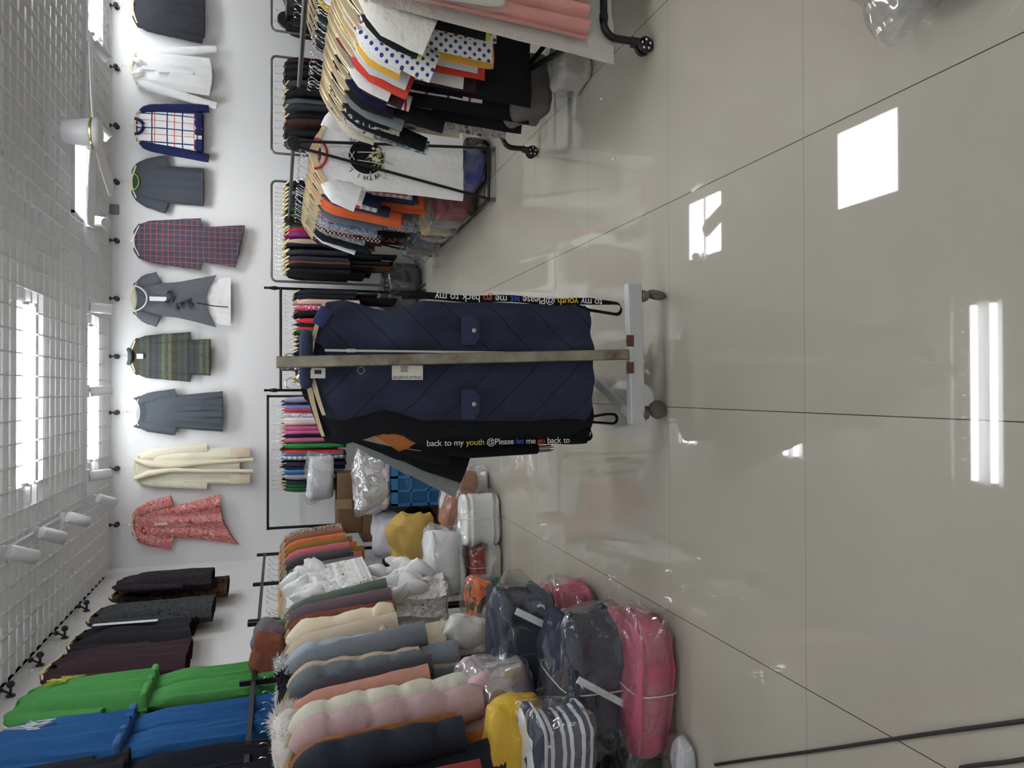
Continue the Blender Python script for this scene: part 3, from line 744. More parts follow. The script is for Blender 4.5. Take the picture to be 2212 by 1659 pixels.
T1 = [  # near to far: kind, description, material, hem column in the photo, extra
 ('skirt', 'salmon pink pleated garment', PINK, 1262, dict(sh=.22, fold=.035, nfold=9, prof=[(0, .2), (1, .26)], d=.03, NS=41)),
 ('dress', 'long off-white sheer garment', fab(188, 186, 178, grain=.04), 1318, dict(sl=None, prof=[(0, .2), (.3, .24), (1, .32)], nf=.04)),
 ('tee', 'white lace edged top', WHT, 1045, dict(sl=.26, sw=(.095, .09), sang=26)),
 ('tee', 'black short-sleeved top', BLKF, 1048, dict(sl=.24, sang=24)),
 ('tee', 'lime green top', LIME, 1056, dict(sl=.26, sang=24)),
 ('tee', 'white top with red and blue dots', DOTR, 1068, dict(sang=21)),
 ('shirt', 'white shirt with blue polka dots', DOTB, 1062, dict(sl=.33, sw=(.085, .07), sang=25, prof=[(0, .2), (.3, .22), (1, .25)])),
 ('tee', 'white plain tee shirt', WHT, 1050, dict(sang=24)),
 ('tee', 'golden yellow top', YEL, 1066, dict(sang=22)),
 ('tee', 'white tee, blue and yellow edge', WHT, 1055, dict(sang=22)),
 ('tee', 'pale grey tee shirt', fab(188, 188, 192), 1030, dict(sl=.25, sang=24)),
 ('tee', 'orange red tee shirt', REDO, 1046, dict(sl=.27, sang=26)),
 ('tee', 'royal blue top', ROY, 1010, dict(sang=22)),
 ('tee', 'white top with black star', WHT, 1000, dict(sang=25)),
 ('tee', 'maroon tee with pale bow print', MAR, 1026, dict(sl=.26, sang=24)),
 ('dress', 'long black dress', BLKF, 1145, dict(prof=[(0, .2), (.3, .21), (1, .25)])),
 ('tee', 'dark navy top', NVY, 1000, dict(sang=20)),
 ('shirt', 'red striped white top', STRP, 1040, dict(sl=.3, sang=18)),
 ('dress', 'second long black dress', BLKF, 1142, dict(prof=[(0, .2), (.3, .22), (1, .26)])),
 ('shirt', 'black long-sleeved jumper', BLKF, 930, dict(sl=.5, sang=16)),
 ('tee', 'grey green wide-sleeved top', TEAL, 930, dict(sl=.3, sw=(.08, .085), sang=20)),
 ('dress', 'black midi dress', BLKF, 1125, dict(prof=[(0, .2), (.3, .21), (1, .25)])),
 ('tee', 'black top, white check collar', p_plaid(C(36, 36, 40), C(170, 170, 175), None, .03, .006), 900, dict(sang=18)),
 ('dress', 'beige lace dress', LACE, 1085, dict(sl=.3)),
 ('shirt', 'black jumper with striped cuff', BLKF, 860, dict(sl=.46, sang=20)),
 ('dress', 'pale grey print dress', p_floral([C(180, 176, 168), C(60, 58, 56), C(196, 192, 184), C(150, 146, 140)], 14), 1090, dict(sl=.3)),
 ('shirt', 'pale blue flower print blouse', FLW, 900, dict(sl=.48, sang=18)),
 ('tee', 'cream top', BEI, 990, dict(sang=18)),
]
rnd = random.Random(11)
n1 = len(T1)
for i, (k, ds, m, hv, ex) in enumerate(T1):
    y = 2.80 + (4.2-2.80)*i/(n1-1)
    zt = ZR1-.140+rnd.uniform(-.004, .004)
    ex = dict(ex); sh = ex.pop('sh', .205)
    ex.setdefault('drop', .085); ex.setdefault('nw', .10); ex.setdefault('nb', .05); ex['nf'] = .085; ex['hg'] = 'big'
    o = on_rail(k, ds, ordin(i, n1, 'near end', 'far end', 'near right rail'), m, (XR1+rnd.uniform(-.015, .015), y, zt), math.radians(rnd.uniform(2, 12)), max(.3, zt-hemz(hv, y)), GRP1, 100+i, sh=sh, hgroup='hangers on the near right rail', **ex)
    if 'bow print' in ds:
        bm = bmesh.new(); 
        for a in (-1, 1):
            add_box(bm, (-.14, -.027, -.2+a*.02), (.06, .002, .05), ry=a*.6)
        obj('bow_print', bm, fab(200, 186, 194), o, smooth=False)
    if 'black star' in ds:
        bm = bmesh.new(); vs = []
        for q in range(10):
            r = .075 if q % 2 == 0 else .032; a = q*PI/5+.3; vs.append(bm.verts.new((-.16+r*math.cos(a), -.03, -.2+r*math.sin(a))))
        bm.faces.new(vs); f = bmesh.ops.extrude_face_region(bm, geom=list(bm.faces)); bmesh.ops.translate(bm, verts=[v for v in f['geom'] if isinstance(v, bmesh.types.BMVert)], vec=(0, -.002, 0))
        obj('star_print', bm, BLKF, o, smooth=False)
    if 'striped cuff' in ds:
        pass
# white wrapped garment with paper label lying over the first items
def lump(sx, sy, sz, seed, e=.45, amp=.02, fr=4, flat=True, layers=0, nu=30, nv=26):
    """soft block: superellipsoid with folds; bottom at z=0"""
    bm = bmesh.new(); rows = []
    for j in range(nv+1):
        ph = -PI/2+PI*j/nv; row = []
        for i in range(nu):
            th = 2*PI*i/nu
            f = lambda w, p: math.copysign(abs(w)**p, w)
            x = f(math.cos(ph), e)*f(math.cos(th), e); y = f(math.cos(ph), e)*f(math.sin(th), e); z = f(math.sin(ph), e*.8)
            p = Vector((x*sx/2, y*sy/2, z*sz/2))
            nz = noise.noise(p*fr+Vector((seed*7.7, seed, 0)))*amp + noise.noise(p*fr*3+Vector((seed, 0, seed*3)))*amp*.45
            dr = p.normalized()
            if layers:
                g = abs(math.sin(PI*layers*(p.z/sz+.5)+.6*noise.noise(p*3+Vector((seed, 0, 0)))))
                lat = (abs(math.cos(ph))**.5)
                p = Vector((p.x*(1-.17*(1-g)**1.8*lat), p.y*(1-.17*(1-g)**1.8*lat), p.z))
            rg = 1-abs(noise.noise(Vector((p.x*5+seed, p.y*9, p.z*9+seed))))*2.4
            p = p+dr*(nz+max(-.4, rg)*amp*.42); p.z += sz/2
            if flat: p.z = max(0.0, p.z)
            row.append(bm.verts.new(p))
        rows.append(row)
    for a, b in zip(rows, rows[1:]):
        for k in range(nu): bm.faces.new((a[k], a[(k+1) % nu], b[(k+1) % nu], b[k]))
    return bm
p = PY(1020, 55, 2.72)
o = obj('wrapped_garment', lump(.05, .03, .42, 4, amp=.01), fab(206, 202, 190, grain=.04), None, (p.x+.10, 2.70, p.z-.12), .1)
tag(o, 'white garment in clear sleeve with paper label, at the near end of near right rail', 'garment')
bm = lump(.09, .045, .46, 5, amp=.02); obj('plastic_wrap', bm, film(), o, (0, 0, -.015))
tagpaper(o, (0, -.026, .26), .05, .13)

# ---- second right rail: A-frame end with round finials ---------------------------------------
XR2, ZR2, Y2A, Y2B = 1.63, 1.39, 5.12, 7.45
r2 = thing('garment_rail', 'black garment rail with A-shaped end and round knobs, middle right', 'clothes rack', (XR2, Y2A, 0), 0, 'clothes racks on the right')
bm = bmesh.new(); add_tube(bm, [(0, 0, ZR2), (0, Y2B-Y2A, ZR2)], .0125, 12); obj('rail', bm, RB, r2)
for e, yy in ((0, 0), (1, Y2B-Y2A)):
    bm = bmesh.new(); add_lathe(bm, [(.001, -.018), (.04, -.016), (.046, -.008), (.046, .008), (.04, .016), (.001, .018)], (0, yy-.01, ZR2+.0), 24, Matrix.Rotation(PI/2, 3, 'X')); obj('finial', bm, BLKP, r2)
    for s, xx in ((-1, -.27), (1, .10)):
        bm = bmesh.new(); add_tube(bm, [(s*.02, yy, ZR2-.03), (xx, yy, .03)], .010, 10); obj('leg', bm, RB, r2)
        bm = bmesh.new(); add_tube(bm, [(xx, yy, .0), (xx, yy, .04)], .014, 10); obj('foot_cap', bm, RG, r2)
for xx in (-.27, .10):
    bm = bmesh.new(); add_tube(bm, [(xx, 0, .05), (xx, Y2B-Y2A, .05)], .011, 8); obj('base_bar', bm, RB, r2)
bm = bmesh.new()
add_tube(bm, [(-.27, 0, .05), (.10, 0, .05)], .011, 8); obj('cross_bar', bm, RB, r2)
bm = bmesh.new()
for k in range(9): add_tube(bm, [(-.27, .1+.26*k, .055), (.1, .1+.26*k, .055)], .004, 6)
obj('wire_shelf', bm, RB, r2)
ORA = fab(224, 98, 40); DKG = fab(54, 58, 64); DEN = fab(84, 94, 112); GRN2 = fab(40, 130, 84); NVB = fab(44, 52, 110)
GTW = p_tweed(C(170, 174, 182), C(104, 108, 118), 55); REDD = p_dots(C(74, 34, 40), C(206, 176, 168), .034, .0085); ZIG = p_floral([C(38, 38, 42), C(190, 190, 196), C(36, 36, 40), C(150, 150, 158)], 40)
GRP2 = 'clothes on the middle right rail'
T2 = [
 ('tee', 'white lace-up tee, black circle print', fab(216, 216, 222, grain=.03), 1000, dict(sh=.235, sl=.22, sw=(.1, .095), sang=22, nf=.075, nw=.1, d=.025)),
 ('tee', 'white tee with dark sleeve seam', fab(212, 212, 216, grain=.03), 912, dict(sl=.28, sw=(.085, .085), sang=22)),
 ('shirt', 'navy long-sleeved shirt', NVY, 900, dict(sl=.4, sang=18)),
 ('tee', 'red tee shirt', fab(196, 50, 54), 880, dict(sl=.28, sang=22)),
 ('shirt', 'white and grey striped shirt', p_stripe(.05, [C(200, 204, 206), C(160, 164, 168)]), 890, dict(sl=.4, sang=17)),
 ('shirt', 'slate grey shirt', DKG, 902, dict(sl=.46, sang=15)),
 ('shirt', 'blue sweatshirt with green edge', NVB, 895, dict(sl=.5, sang=13)),
 ('shirt', 'vivid orange shirt', ORA, 915, dict(sl=.6, sang=12, sw=(.065, .055))),
 ('shirt', 'orange shirt with folded cuff', ORA, 918, dict(sl=.62, sang=11)),
 ('shirt', 'green and navy shirt', GRN2, 900, dict(sl=.5, sang=12)),
 ('shirt', 'blue denim shirt', DEN, 905, dict(sl=.5, sang=11)),
 ('jacket', 'grey blue denim jacket', fab(100, 106, 118), 890, dict(sl=.5, sang=10)),
 ('shirt', 'red and orange print shirt', p_floral([C(196, 60, 40), C(222, 120, 40), C(190, 50, 40), C(214, 150, 60)], 14), 880, dict(sl=.5)),
 ('shirt', 'bright blue print shirt', p_floral([C(50, 100, 170), C(40, 80, 150), C(90, 140, 190), C(60, 60, 140)], 12), 870, dict(sl=.46)),
 ('coat', 'long pale grey flecked coat', GTW, 985, dict(sl=.44, sang=14, prof=[(0, .2), (.4, .22), (1, .29)])),
 ('coat', 'second pale grey flecked coat', GTW, 975, dict(sl=.5, sang=10, prof=[(0, .2), (.4, .22), (1, .27)])),
 ('dress', 'black dress with folded collar', BLKF, 930, dict(sl=.4)),
 ('shirt', 'dark red shirt with pink dots', REDD, 880, dict(sl=.56, sang=12)),
 ('dress', 'black and white zigzag dress', ZIG, 955, dict(sl=.44)),
 ('jacket', 'black jacket with silver piping', BLKF, 930, dict(sl=.56)),
 ('shirt', 'black shirt with white collar', BLKF, 938, dict(sl=.6)),
 ('dress', 'black dress with teal glint', fab(34, 44, 50), 936, dict(sl=.5)),
 ('shirt', 'white shirt with wide cuff', WHT, 800, dict(sl=.4, sang=24)),
 ('jacket', 'black embroidered jacket', p_floral([C(30, 30, 34), C(32, 32, 36), C(36, 34, 38), C(170, 80, 84)], 30), 920, dict(sl=.56)),
 ('dress', 'plain black dress', BLKF, 922, dict(sl=.5)),
 ('shirt', 'black blouse', fab(34, 34, 38), 915, dict(sl=.55)),
]
n2 = len(T2); rnd = random.Random(12); TEE = None
for i, (k, ds, m, hv, ex) in enumerate(T2):
    y = (Y2A+.07) if i == 0 else 5.30 + (7.36-5.30)*(i-1)/(n2-2)
    zt = ZR2-.140+rnd.uniform(-.005, .005); ex = dict(ex); sh = ex.pop('sh', .205)
    ex.setdefault('drop', .085); ex.setdefault('nw', .10); ex.setdefault('nb', .05); ex['nf'] = .085; ex['hg'] = 'big'
    o = on_rail(k, ds, ordin(i, n2, 'near end', 'far end', 'middle right rail'), m, (XR2+(-.035 if i == 0 else rnd.uniform(-.02, .02)), y, zt), math.radians(3 if i == 0 else rnd.uniform(3, 12)), max(.3, zt-hemz(hv, y)), GRP2, 200+i, sh=sh, hgroup='hangers on the middle right rail', **ex)
    if i == 0: TEE = o
# print on the white tee
INK = fab(26, 28, 34)
yf = -.034
bm = bmesh.new(); add_lathe(bm, [(.001, -.001), (.118, -.001), (.118, .001), (.001, .001)], (0, yf, -.34), 36, Matrix.Rotation(PI/2, 3, 'X'))
for v in bm.verts: v.co.x += .0
obj('circle_print', bm, INK, TEE)
bm = bmesh.new(); rnd = random.Random(3)
for i in range(46):
    cx, cz = rnd.gauss(0, .07), -.41+rnd.gauss(0, .038); a = rnd.random()*6.28; l = rnd.uniform(.03, .055); w = .0045
    dx, dz = math.cos(a), math.sin(a); q = yf-.0022-i*.00003
    vs = [bm.verts.new((cx-dz*w, q, cz+dx*w)), bm.verts.new((cx+dz*w, q, cz-dx*w)), bm.verts.new((cx+dx*l, q, cz+dz*l))]; bm.faces.new(vs)
obj('leaf_print', bm, fab(176, 170, 110), TEE, smooth=False)
bm = bmesh.new()
for i in range(9):
    a = rnd.random()*6.28; add_box(bm, (rnd.gauss(0, .03), yf-.004, -.4+rnd.gauss(0, .02)), (.022, .001, .016), ry=a)
obj('flower_print', bm, fab(216, 206, 190), TEE, smooth=False)
bm = bmesh.new(); add_tube(bm, [(.103*math.cos(a), -.012-.018*abs(math.sin(a)), .004+.082*math.sin(a)) for a in [PI+PI*i/16 for i in range(17)]], .009, 8); obj('neckband', bm, fab(180, 44, 44), TEE)
bm = bmesh.new()
for sg in (-1, 1):
    add_tube(bm, [(sg*.028, yf-.003, -.28), (sg*.036, yf-.005, -.40), (sg*.05, yf-.004, -.47)], .0032, 6)
for k in range(4):
    for sg in (-1, 1):
        add_tube(bm, [(sg*.03, yf-.004, -.12-.035*k), (-sg*.03, yf-.006, -.155-.035*k)], .0028, 6)
obj('lacing', bm, fab(226, 226, 224), TEE)
def on_arc(txt, a0, a1, r, size):
    n = len(txt)
    for i, ch in enumerate(txt):
        if ch == ' ': continue
        a = lerp(a0, a1, i/(n-1)); px, pz = r*math.cos(a), -.34+r*math.sin(a)
        rot = a-PI/2
        M4 = Matrix.Translation((px, yf-.001, pz)) @ Matrix.Rotation(-rot, 4, 'Y') @ Matrix.Rotation(PI/2, 4, 'X') @ Matrix.Translation((-size*.3, 0, 0))
        lettering(ch, size, INK, TEE, M4)
on_arc('WITH I L', math.radians(214), math.radians(132), .130, .046)
on_arc('NUBW', math.radians(52), math.radians(8), .130, .046)
# ---- third right rail, further from the aisle, seen through the hangers of the first ------------
XR3, ZR3 = 2.42, 1.43
r3 = thing('garment_rail', 'black garment rail with round knob, behind the near right rail', 'clothes rack', (XR3, 4.3, 0), 0, 'clothes racks on the right')
bm = bmesh.new(); add_tube(bm, [(0, -.75, ZR3), (0, .75, ZR3)], .0125, 12); obj('rail', bm, RB, r3)
for e in (-1, 1):
    for s in (-1, 1):
        bm = bmesh.new(); add_tube(bm, [(s*.02, e*.75, ZR3), (s*.24, e*.75, .0)], .010, 10); obj('leg', bm, RB, r3)
    bm = bmesh.new(); add_lathe(bm, [(.001, -.018), (.05, -.016), (.056, 0), (.05, .016), (.001, .018)], (0, e*.77, ZR3+.01), 22, Matrix.Rotation(PI/2, 3, 'X')); obj('finial', bm, BLKP, r3)
T3 = [('jacket', 'black jacket', BLKF), ('shirt', 'charcoal shirt', DKG), ('shirt', 'red shirt', fab(170, 44, 44)), ('shirt', 'black top', BLKF), ('shirt', 'mustard top', fab(190, 150, 40)), ('shirt', 'scarlet top', fab(196, 56, 52)), ('shirt', 'dark grey top', DKG), ('shirt', 'white top', WHT), ('shirt', 'ochre top', fab(180, 150, 60)), ('shirt', 'black blouse', BLKF), ('shirt', 'slate top', fab(70, 76, 84)), ('shirt', 'black knit', BLKF), ('jacket', 'charcoal jacket', fab(48, 48, 54)), ('jacket', 'black coat', BLKF)]
for i, (k, ds, m) in enumerate(T3):
    y = 3.62+1.36*i/(len(T3)-1)
    on_rail(k, ds, ordin(i, len(T3), 'near end', 'far end', 'rail behind near right rail'), m, (XR3, y, ZR3-.125), math.radians(4+i % 3*3), .72, 'clothes on the rail behind', 300+i, hgroup='hangers on the rail behind')
# ---- rails along the end wall, seen end on to the clothes ---------------------------------------
def wall_rail(desc, x0, x1, z, y, mat, style, r=.0125):
    t = thing('garment_rail', desc, 'clothes rack', ((x0+x1)/2, y, 0), 0, 'clothes racks along the end wall')
    w = (x1-x0)/2
    if style == 'round':
        bm = bmesh.new(); pts = [(-w, 0, 0), (-w, 0, z-.05)] + [tuple(q) for q in arc((-w+.05, 0, z-.05), .05, PI, PI/2, (1, 0, 0), (0, 0, 1), 5)] + [tuple(q) for q in arc((w-.05, 0, z-.05), .05, PI/2, 0, (1, 0, 0), (0, 0, 1), 5)] + [(w, 0, 0)]
        add_tube(bm, pts, r, 10); obj('frame', bm, mat, t)
    elif style == 'finial':
        bm = bmesh.new(); add_tube(bm, [(-w, 0, z), (w, 0, z)], r*1.15, 10); obj('rail', bm, mat, t)
        for s in (-1, 1):
            bm = bmesh.new(); add_lathe(bm, [(.014, 0), (.014, z+.03), (.018, z+.035), (.022, z+.06), (.012, z+.12), (.011, z+.135), (.013, z+.14), (.013, z+.16), (.001, z+.165)], (s*w, 0, 0), 14); obj('upright', bm, mat, t)
    else:
        bm = bmesh.new(); add_box(bm, (0, 0, z), (2*w+.03, .025, .025)); obj('rail', bm, mat, t, smooth=False)
        for s in (-1, 1):
            bm = bmesh.new(); add_box(bm, (s*w, 0, z/2), (.025, .025, z)); obj('upright', bm, mat, t, smooth=False)
    for s in (-1, 1):
        bm = bmesh.new(); add_tube(bm, [(s*w, -.25, .02), (s*w, .25, .02)], .014, 10); obj('foot', bm, mat, t)
    return t
def fill(rail_name, end, x0, x1, z, y, table, grp, seed, sd=1, ang=90):
    """table left to right: kind, description, material, hem height, hanger style"""
    n = len(table); rnd = random.Random(seed)
    for i, (k, ds, m, zb, hs) in enumerate(table):
        x = lerp(x0, x1, (i+.5)/n); zt = z-.12+rnd.uniform(-.006, .006)
        sp = (x1-x0)/n
        on_rail(k, ds, ordin(i, n, end, '', rail_name), m, (x, y+rnd.uniform(-.012, .012), zt), math.radians(ang+rnd.uniform(-7, 7)), zt-zb, grp, seed*50+i, hs, sh=.2, hgroup='hangers of the ' + rail_name, d=min(.06, sp*.5), sw=(min(.075, sp*1.0+.02), min(.05, sp*.7+.015)), sang=6)
def yz(y0, y1):
    return PY(600, y0, 8.0).x, PY(600, y1, 8.0).x
YW = 8.02
a, b = yz(607, 390); wall_rail('arched steel rail by end wall, first one beside the knobbed rail', a, b, 1.555, YW, RG, 'round')
CHN = fab(54, 57, 64); LBL = fab(60, 70, 84)
T = [('coat', 'long black coat', BLKF, .62, 'thick'), ('coat', 'black coat with tan panel', fab(30, 30, 34), .55, 'thick'), ('coat', 'tan brown coat', fab(112, 72, 48), .35, 'thick'), ('jacket', 'black woollen jacket', CHN, .38, 'thick'), ('jacket', 'charcoal jacket', CHN, .45, 'thick'), ('jacket', 'black knit jacket', BLKF, .3, 'thick'), ('jacket', 'dark slate jacket', fab(40, 46, 54), .6, 'thick'),
 ('jacket', 'beige fur-cuffed jacket', fab(186, 160, 136), .82, 'wood'), ('shirt', 'purple top', fab(130, 44, 120), .85, 'wood'), ('shirt', 'crimson top', fab(176, 34, 52), .85, 'wood'), ('shirt', 'slate blue top', LBL, .8, 'thick'), ('jacket', 'dark denim jacket', fab(50, 58, 70), .8, 'thick'), ('shirt', 'yellow trimmed dark top', fab(60, 60, 40), .85, 'thick'), ('shirt', 'grey green shirt', fab(100, 116, 118), .85, 'thick'), ('shirt', 'bottle green shirt', fab(34, 60, 52), .85, 'thick'), ('shirt', 'navy and red shirt', fab(50, 40, 64), .85, 'thick'), ('jacket', 'black jacket', BLKF, .7, 'thick'), ('jacket', 'black hooded jacket', BLKF, .7, 'thick'), ('jacket', 'grey blazer', fab(96, 100, 104), .75, 'thick'), ('jacket', 'black blazer', BLKF, .7, 'thick'), ('jacket', 'inky black jacket', fab(24, 26, 32), .7, 'thick')]
fill('first steel rail', 'knobbed-rail end', a+.06, b-.05, 1.555, YW, T, 'clothes on the steel wall rail', 21)
a, b = yz(330, 120); wall_rail('arched steel rail by end wall, second from the knobbed rail', a, b, 1.555, YW, RG, 'round')
T = [('jacket', 'black jacket with grey lapel', CHN, .6, 'wood'), ('coat', 'dark coat', BLKF, .5, 'black'), ('jacket', 'brown leather jacket', fab(66, 46, 42), .7, 'black'), ('jacket', 'black zipped jacket', BLKF, .7, 'thick'), ('jacket', 'charcoal jacket', CHN, .7, 'thick'), ('jacket', 'grey jacket', fab(84, 86, 92), .7, 'black'), ('jacket', 'black padded jacket', BLKF, .6, 'thick'), ('jacket', 'dark grey jacket', fab(60, 62, 68), .7, 'thick'), ('coat', 'black wool coat', BLKF, .5, 'black'), ('coat', 'black coat', BLKF, .5, 'black'), ('jacket', 'maroon tabbed black jacket', fab(48, 32, 36), .7, 'black')]
fill('second steel rail', 'first-rail end', a+.06, b-.05, 1.555, YW, T, 'clothes on the second steel wall rail', 22)
a, b = yz(65, -90); wall_rail('arched steel rail by end wall, third from knobbed rail, cut by edge', a, b, 1.555, YW, RG, 'round')
T = [('jacket', 'black jacket with orange tab', BLKF, .6, 'thick'), ('jacket', 'charcoal jacket', CHN, .6, 'thick'), ('jacket', 'grey velvet jacket', fab(86, 86, 94), .6, 'black'), ('jacket', 'black jacket', BLKF, .6, 'thick'), ('coat', 'black coat', BLKF, .5, 'thick'), ('jacket', 'dark jacket', CHN, .6, 'thick')]
fill('third steel rail', 'second-rail end', a+.06, b-.05, 1.555, YW, T, 'clothes on the third steel wall rail', 23)
a, b = yz(843, 622); wall_rail('black garment rail with tall knobs behind the vest stand', a, b, 1.465, YW, BLACKM, 'finial')
SPOT = p_dots(C(190, 40, 52), C(222, 200, 206), .05, .009)
T = [('shirt', 'pale grey shirt', fab(190, 192, 190), .8, 'wood'), ('shirt', 'yellow striped shirt', p_stripe(.06, [C(200, 206, 40), C(210, 210, 200)]), .8, 'wood'), ('shirt', 'white shirt', WHT, .8, 'wood'), ('shirt', 'navy shirt', NVY, .75, 'wood'), ('coat', 'white piped black coat', BLKF, .4, 'wood'), ('jacket', 'charcoal jacket', CHN, .64, 'wood'), ('coat', 'black coat', BLKF, .35, 'wood'), ('shirt', 'black jumper with white dashes', BLKF, .64, 'wood'), ('shirt', 'black and white edged jumper', fab(40, 42, 46), .64, 'wood'), ('shirt', 'black cardigan with green collar', fab(34, 40, 40), .64, 'wood'), ('shirt', 'dark green edged cardigan', fab(36, 46, 42), .64, 'wood'), ('shirt', 'green cardigan', fab(38, 100, 56), .64, 'wood'), ('shirt', 'second green cardigan', fab(40, 110, 60), .66, 'wood'), ('shirt', 'red cardigan with white cuffs', fab(196, 46, 44), .66, 'white'), ('coat', 'long black dress coat', BLKF, .25, 'black'), ('shirt', 'red jumper', fab(190, 44, 48), .64, 'white'), ('coat', 'second long black coat', BLKF, .25, 'black'), ('shirt', 'red spotted jumper', SPOT, .64, 'white'), ('shirt', 'pink spotted jumper', p_dots(C(206, 90, 130), C(226, 200, 206), .05, .009), .64, 'white'), ('coat', 'dusty pink fleece coat', fab(206, 176, 164), .68, 'wood'), ('shirt', 'long black coat', fab(38, 40, 46), .3, 'black'), ('jacket', 'charcoal hooded coat', fab(46, 48, 54), .5, 'wood')]
fill('knobbed black rail', 'square-rail end', a+.05, b-.05, 1.465, YW, T, 'clothes on the knobbed black rail', 24)
a, b = yz(1141, 856); wall_rail('square black garment rail by end wall, partly empty at left', a, b, 1.59, YW, RB, 'square')
c0 = yz(1062, 0)[0]
T = [('jacket', 'green jacket with paper tag', fab(36, 96, 54), .66, 'wood'), ('jacket', 'second green jacket', fab(40, 90, 56), .74, 'wood'), ('jacket', 'navy striped jacket', fab(44, 48, 64), .82, 'wood'), ('shirt', 'grey striped shirt', fab(140, 144, 150), .82, 'white'), ('shirt', 'sky blue shirt', fab(56, 124, 178), .85, 'white'), ('jacket', 'navy jacket', fab(44, 48, 66), .9, 'black'), ('jacket', 'dark navy jacket', fab(42, 44, 60), .82, 'white'), ('shirt', 'white striped shirt', p_stripe(.05, [C(206, 206, 204), C(150, 160, 170)]), .82, 'white'), ('shirt', 'blue shirt', fab(70, 110, 150), .82, 'white'), ('shirt', 'red top', fab(190, 60, 54), .9, 'black'), ('shirt', 'grass green top', fab(40, 140, 70), .82, 'wood'), ('shirt', 'rose top', fab(190, 100, 130), .82, 'wood'), ('shirt', 'navy top', NVY, .82, 'wood'), ('shirt', 'bright pink top', fab(206, 92, 142), .82, 'wood'), ('shirt', 'magenta pink top', fab(196, 90, 140), .82, 'wood'), ('shirt', 'pale pink top', fab(214, 190, 186), .82, 'wood'), ('shirt', 'blush top', fab(220, 196, 190), .82, 'white'), ('shirt', 'lilac and white top', p_floral([C(196, 190, 206), C(150, 140, 190), C(206, 204, 210)], 20), .82, 'white'), ('shirt', 'tomato red top', fab(206, 60, 54), .82, 'wood'), ('shirt', 'lavender top', fab(120, 114, 170), .82, 'white'), ('shirt', 'violet grey top', fab(150, 150, 170), .82, 'white')]
fill('square black rail', 'empty end', c0, b-.03, 1.59, YW, T, 'clothes on the square black rail', 25)
# ------------------------------------------------------------------ rails along the left wall
XLR, ZLR = -1.55, 1.61
def left_rail(label, ys):
    t = thing('garment_rail', label, 'clothes rack', (XLR, ys[0], 0), 0, 'clothes racks along the left wall')
    bm = bmesh.new(); add_box(bm, (0, (ys[-1]-ys[0])/2, ZLR), (.022, abs(ys[-1]-ys[0]), .022)); obj('rail', bm, RB, t, smooth=False)
    for y in ys:
        bm = bmesh.new(); add_box(bm, (0, y-ys[0], (ZLR+.07)/2), (.026, .026, ZLR+.07)); obj('upright', bm, RB, t, smooth=False)
        bm = bmesh.new(); add_box(bm, (0, y-ys[0], .02), (.42, .03, .03)); obj('foot', bm, RB, t, smooth=False)
left_rail('black garment rail along left wall, the far one by the corner', [5.3, 6.3, 7.42])
left_rail('black garment rail along left wall, the near one with winter coats', [2.2, 3.2, 4.2, 5.24])
GL = 'clothes on the left wall rails'
QL = dict(d=.05, sw=(.078, .06), sang=6)
TL = [  # near to far: kind, description, material, Y, hem column, extras
 ('coat', 'red coat with white fleece edge', fab(150, 56, 48), 2.50, 1065, dict(d=.05)),
 ('puffer', 'dark navy padded coat', fab(42, 48, 60, rough=.7), 2.72, 1102, dict(d=.06, puff=5, sh=.24)),
 ('coat', 'rust brown coat', fab(150, 92, 48), 2.86, 1090, dict(d=.05, sh=.225)),
 ('puffer', 'dusty pink padded coat', fab(180, 150, 152, rough=.65), 2.98, 1084, dict(puff=6, sh=.23, sl=.74, sw=(.085, .075))),
 ('puffer', 'pale sage padded coat', fab(196, 194, 176, rough=.65), 3.13, 1052, dict(puff=6, sh=.23, sl=.74, sw=(.085, .075))),
 ('jacket', 'salmon pink coat with white fur hood', fab(190, 136, 118, rough=.8), 3.27, 930, dict(sl=.58, sw=(.085, .066), sang=10, d=.06)),
 ('coat', 'charcoal coat behind fur hood', fab(78, 76, 86), 3.41, 930, dict(sl=.62, sang=9, d=.055)),
 ('puffer', 'slate green padded coat', fab(104, 112, 114, rough=.7), 3.53, 1018, dict(puff=6)),
 ('puffer', 'beige padded coat showing at hem', fab(178, 158, 138, rough=.7), 3.64, 1035, dict(puff=6)),
 ('coat', 'blue grey coat with dark collar', fab(120, 128, 136, rough=.75), 3.74, 880, dict(sl=.66, sw=(.088, .066), sang=12, d=.06)),
 ('puffer', 'light blue padded coat', fab(150, 164, 176, rough=.65), 3.87, 985, dict(puff=6, sh=.23)),
 ('coat', 'tan coat with belted cuff', fab(196, 178, 156, rough=.8), 4.0, 960, dict(sl=.56, sw=(.09, .07), sang=12, d=.06)),
 ('puffer', 'cream padded coat with tied cuff', fab(216, 200, 170, rough=.7), 4.2, 990, dict(puff=4, sh=.24, sl=.56, sang=9)),
 ('coat', 'rust brown wool coat', fab(130, 74, 56), 4.42, 700, dict(d=.05)),
 ('coat', 'mauve grey coat with fur edge', fab(112, 96, 104), 4.55, 690, dict(d=.055, sang=10)),
 ('coat', 'sage green coat', fab(98, 112, 98), 4.7, 720, dict(d=.05, sang=14, sh=.23)),
]
nL = 16+9+9; rnd = random.Random(31); LO = {}
def lplace(i): return ordin(i, nL, 'near end', '', 'left wall rails')
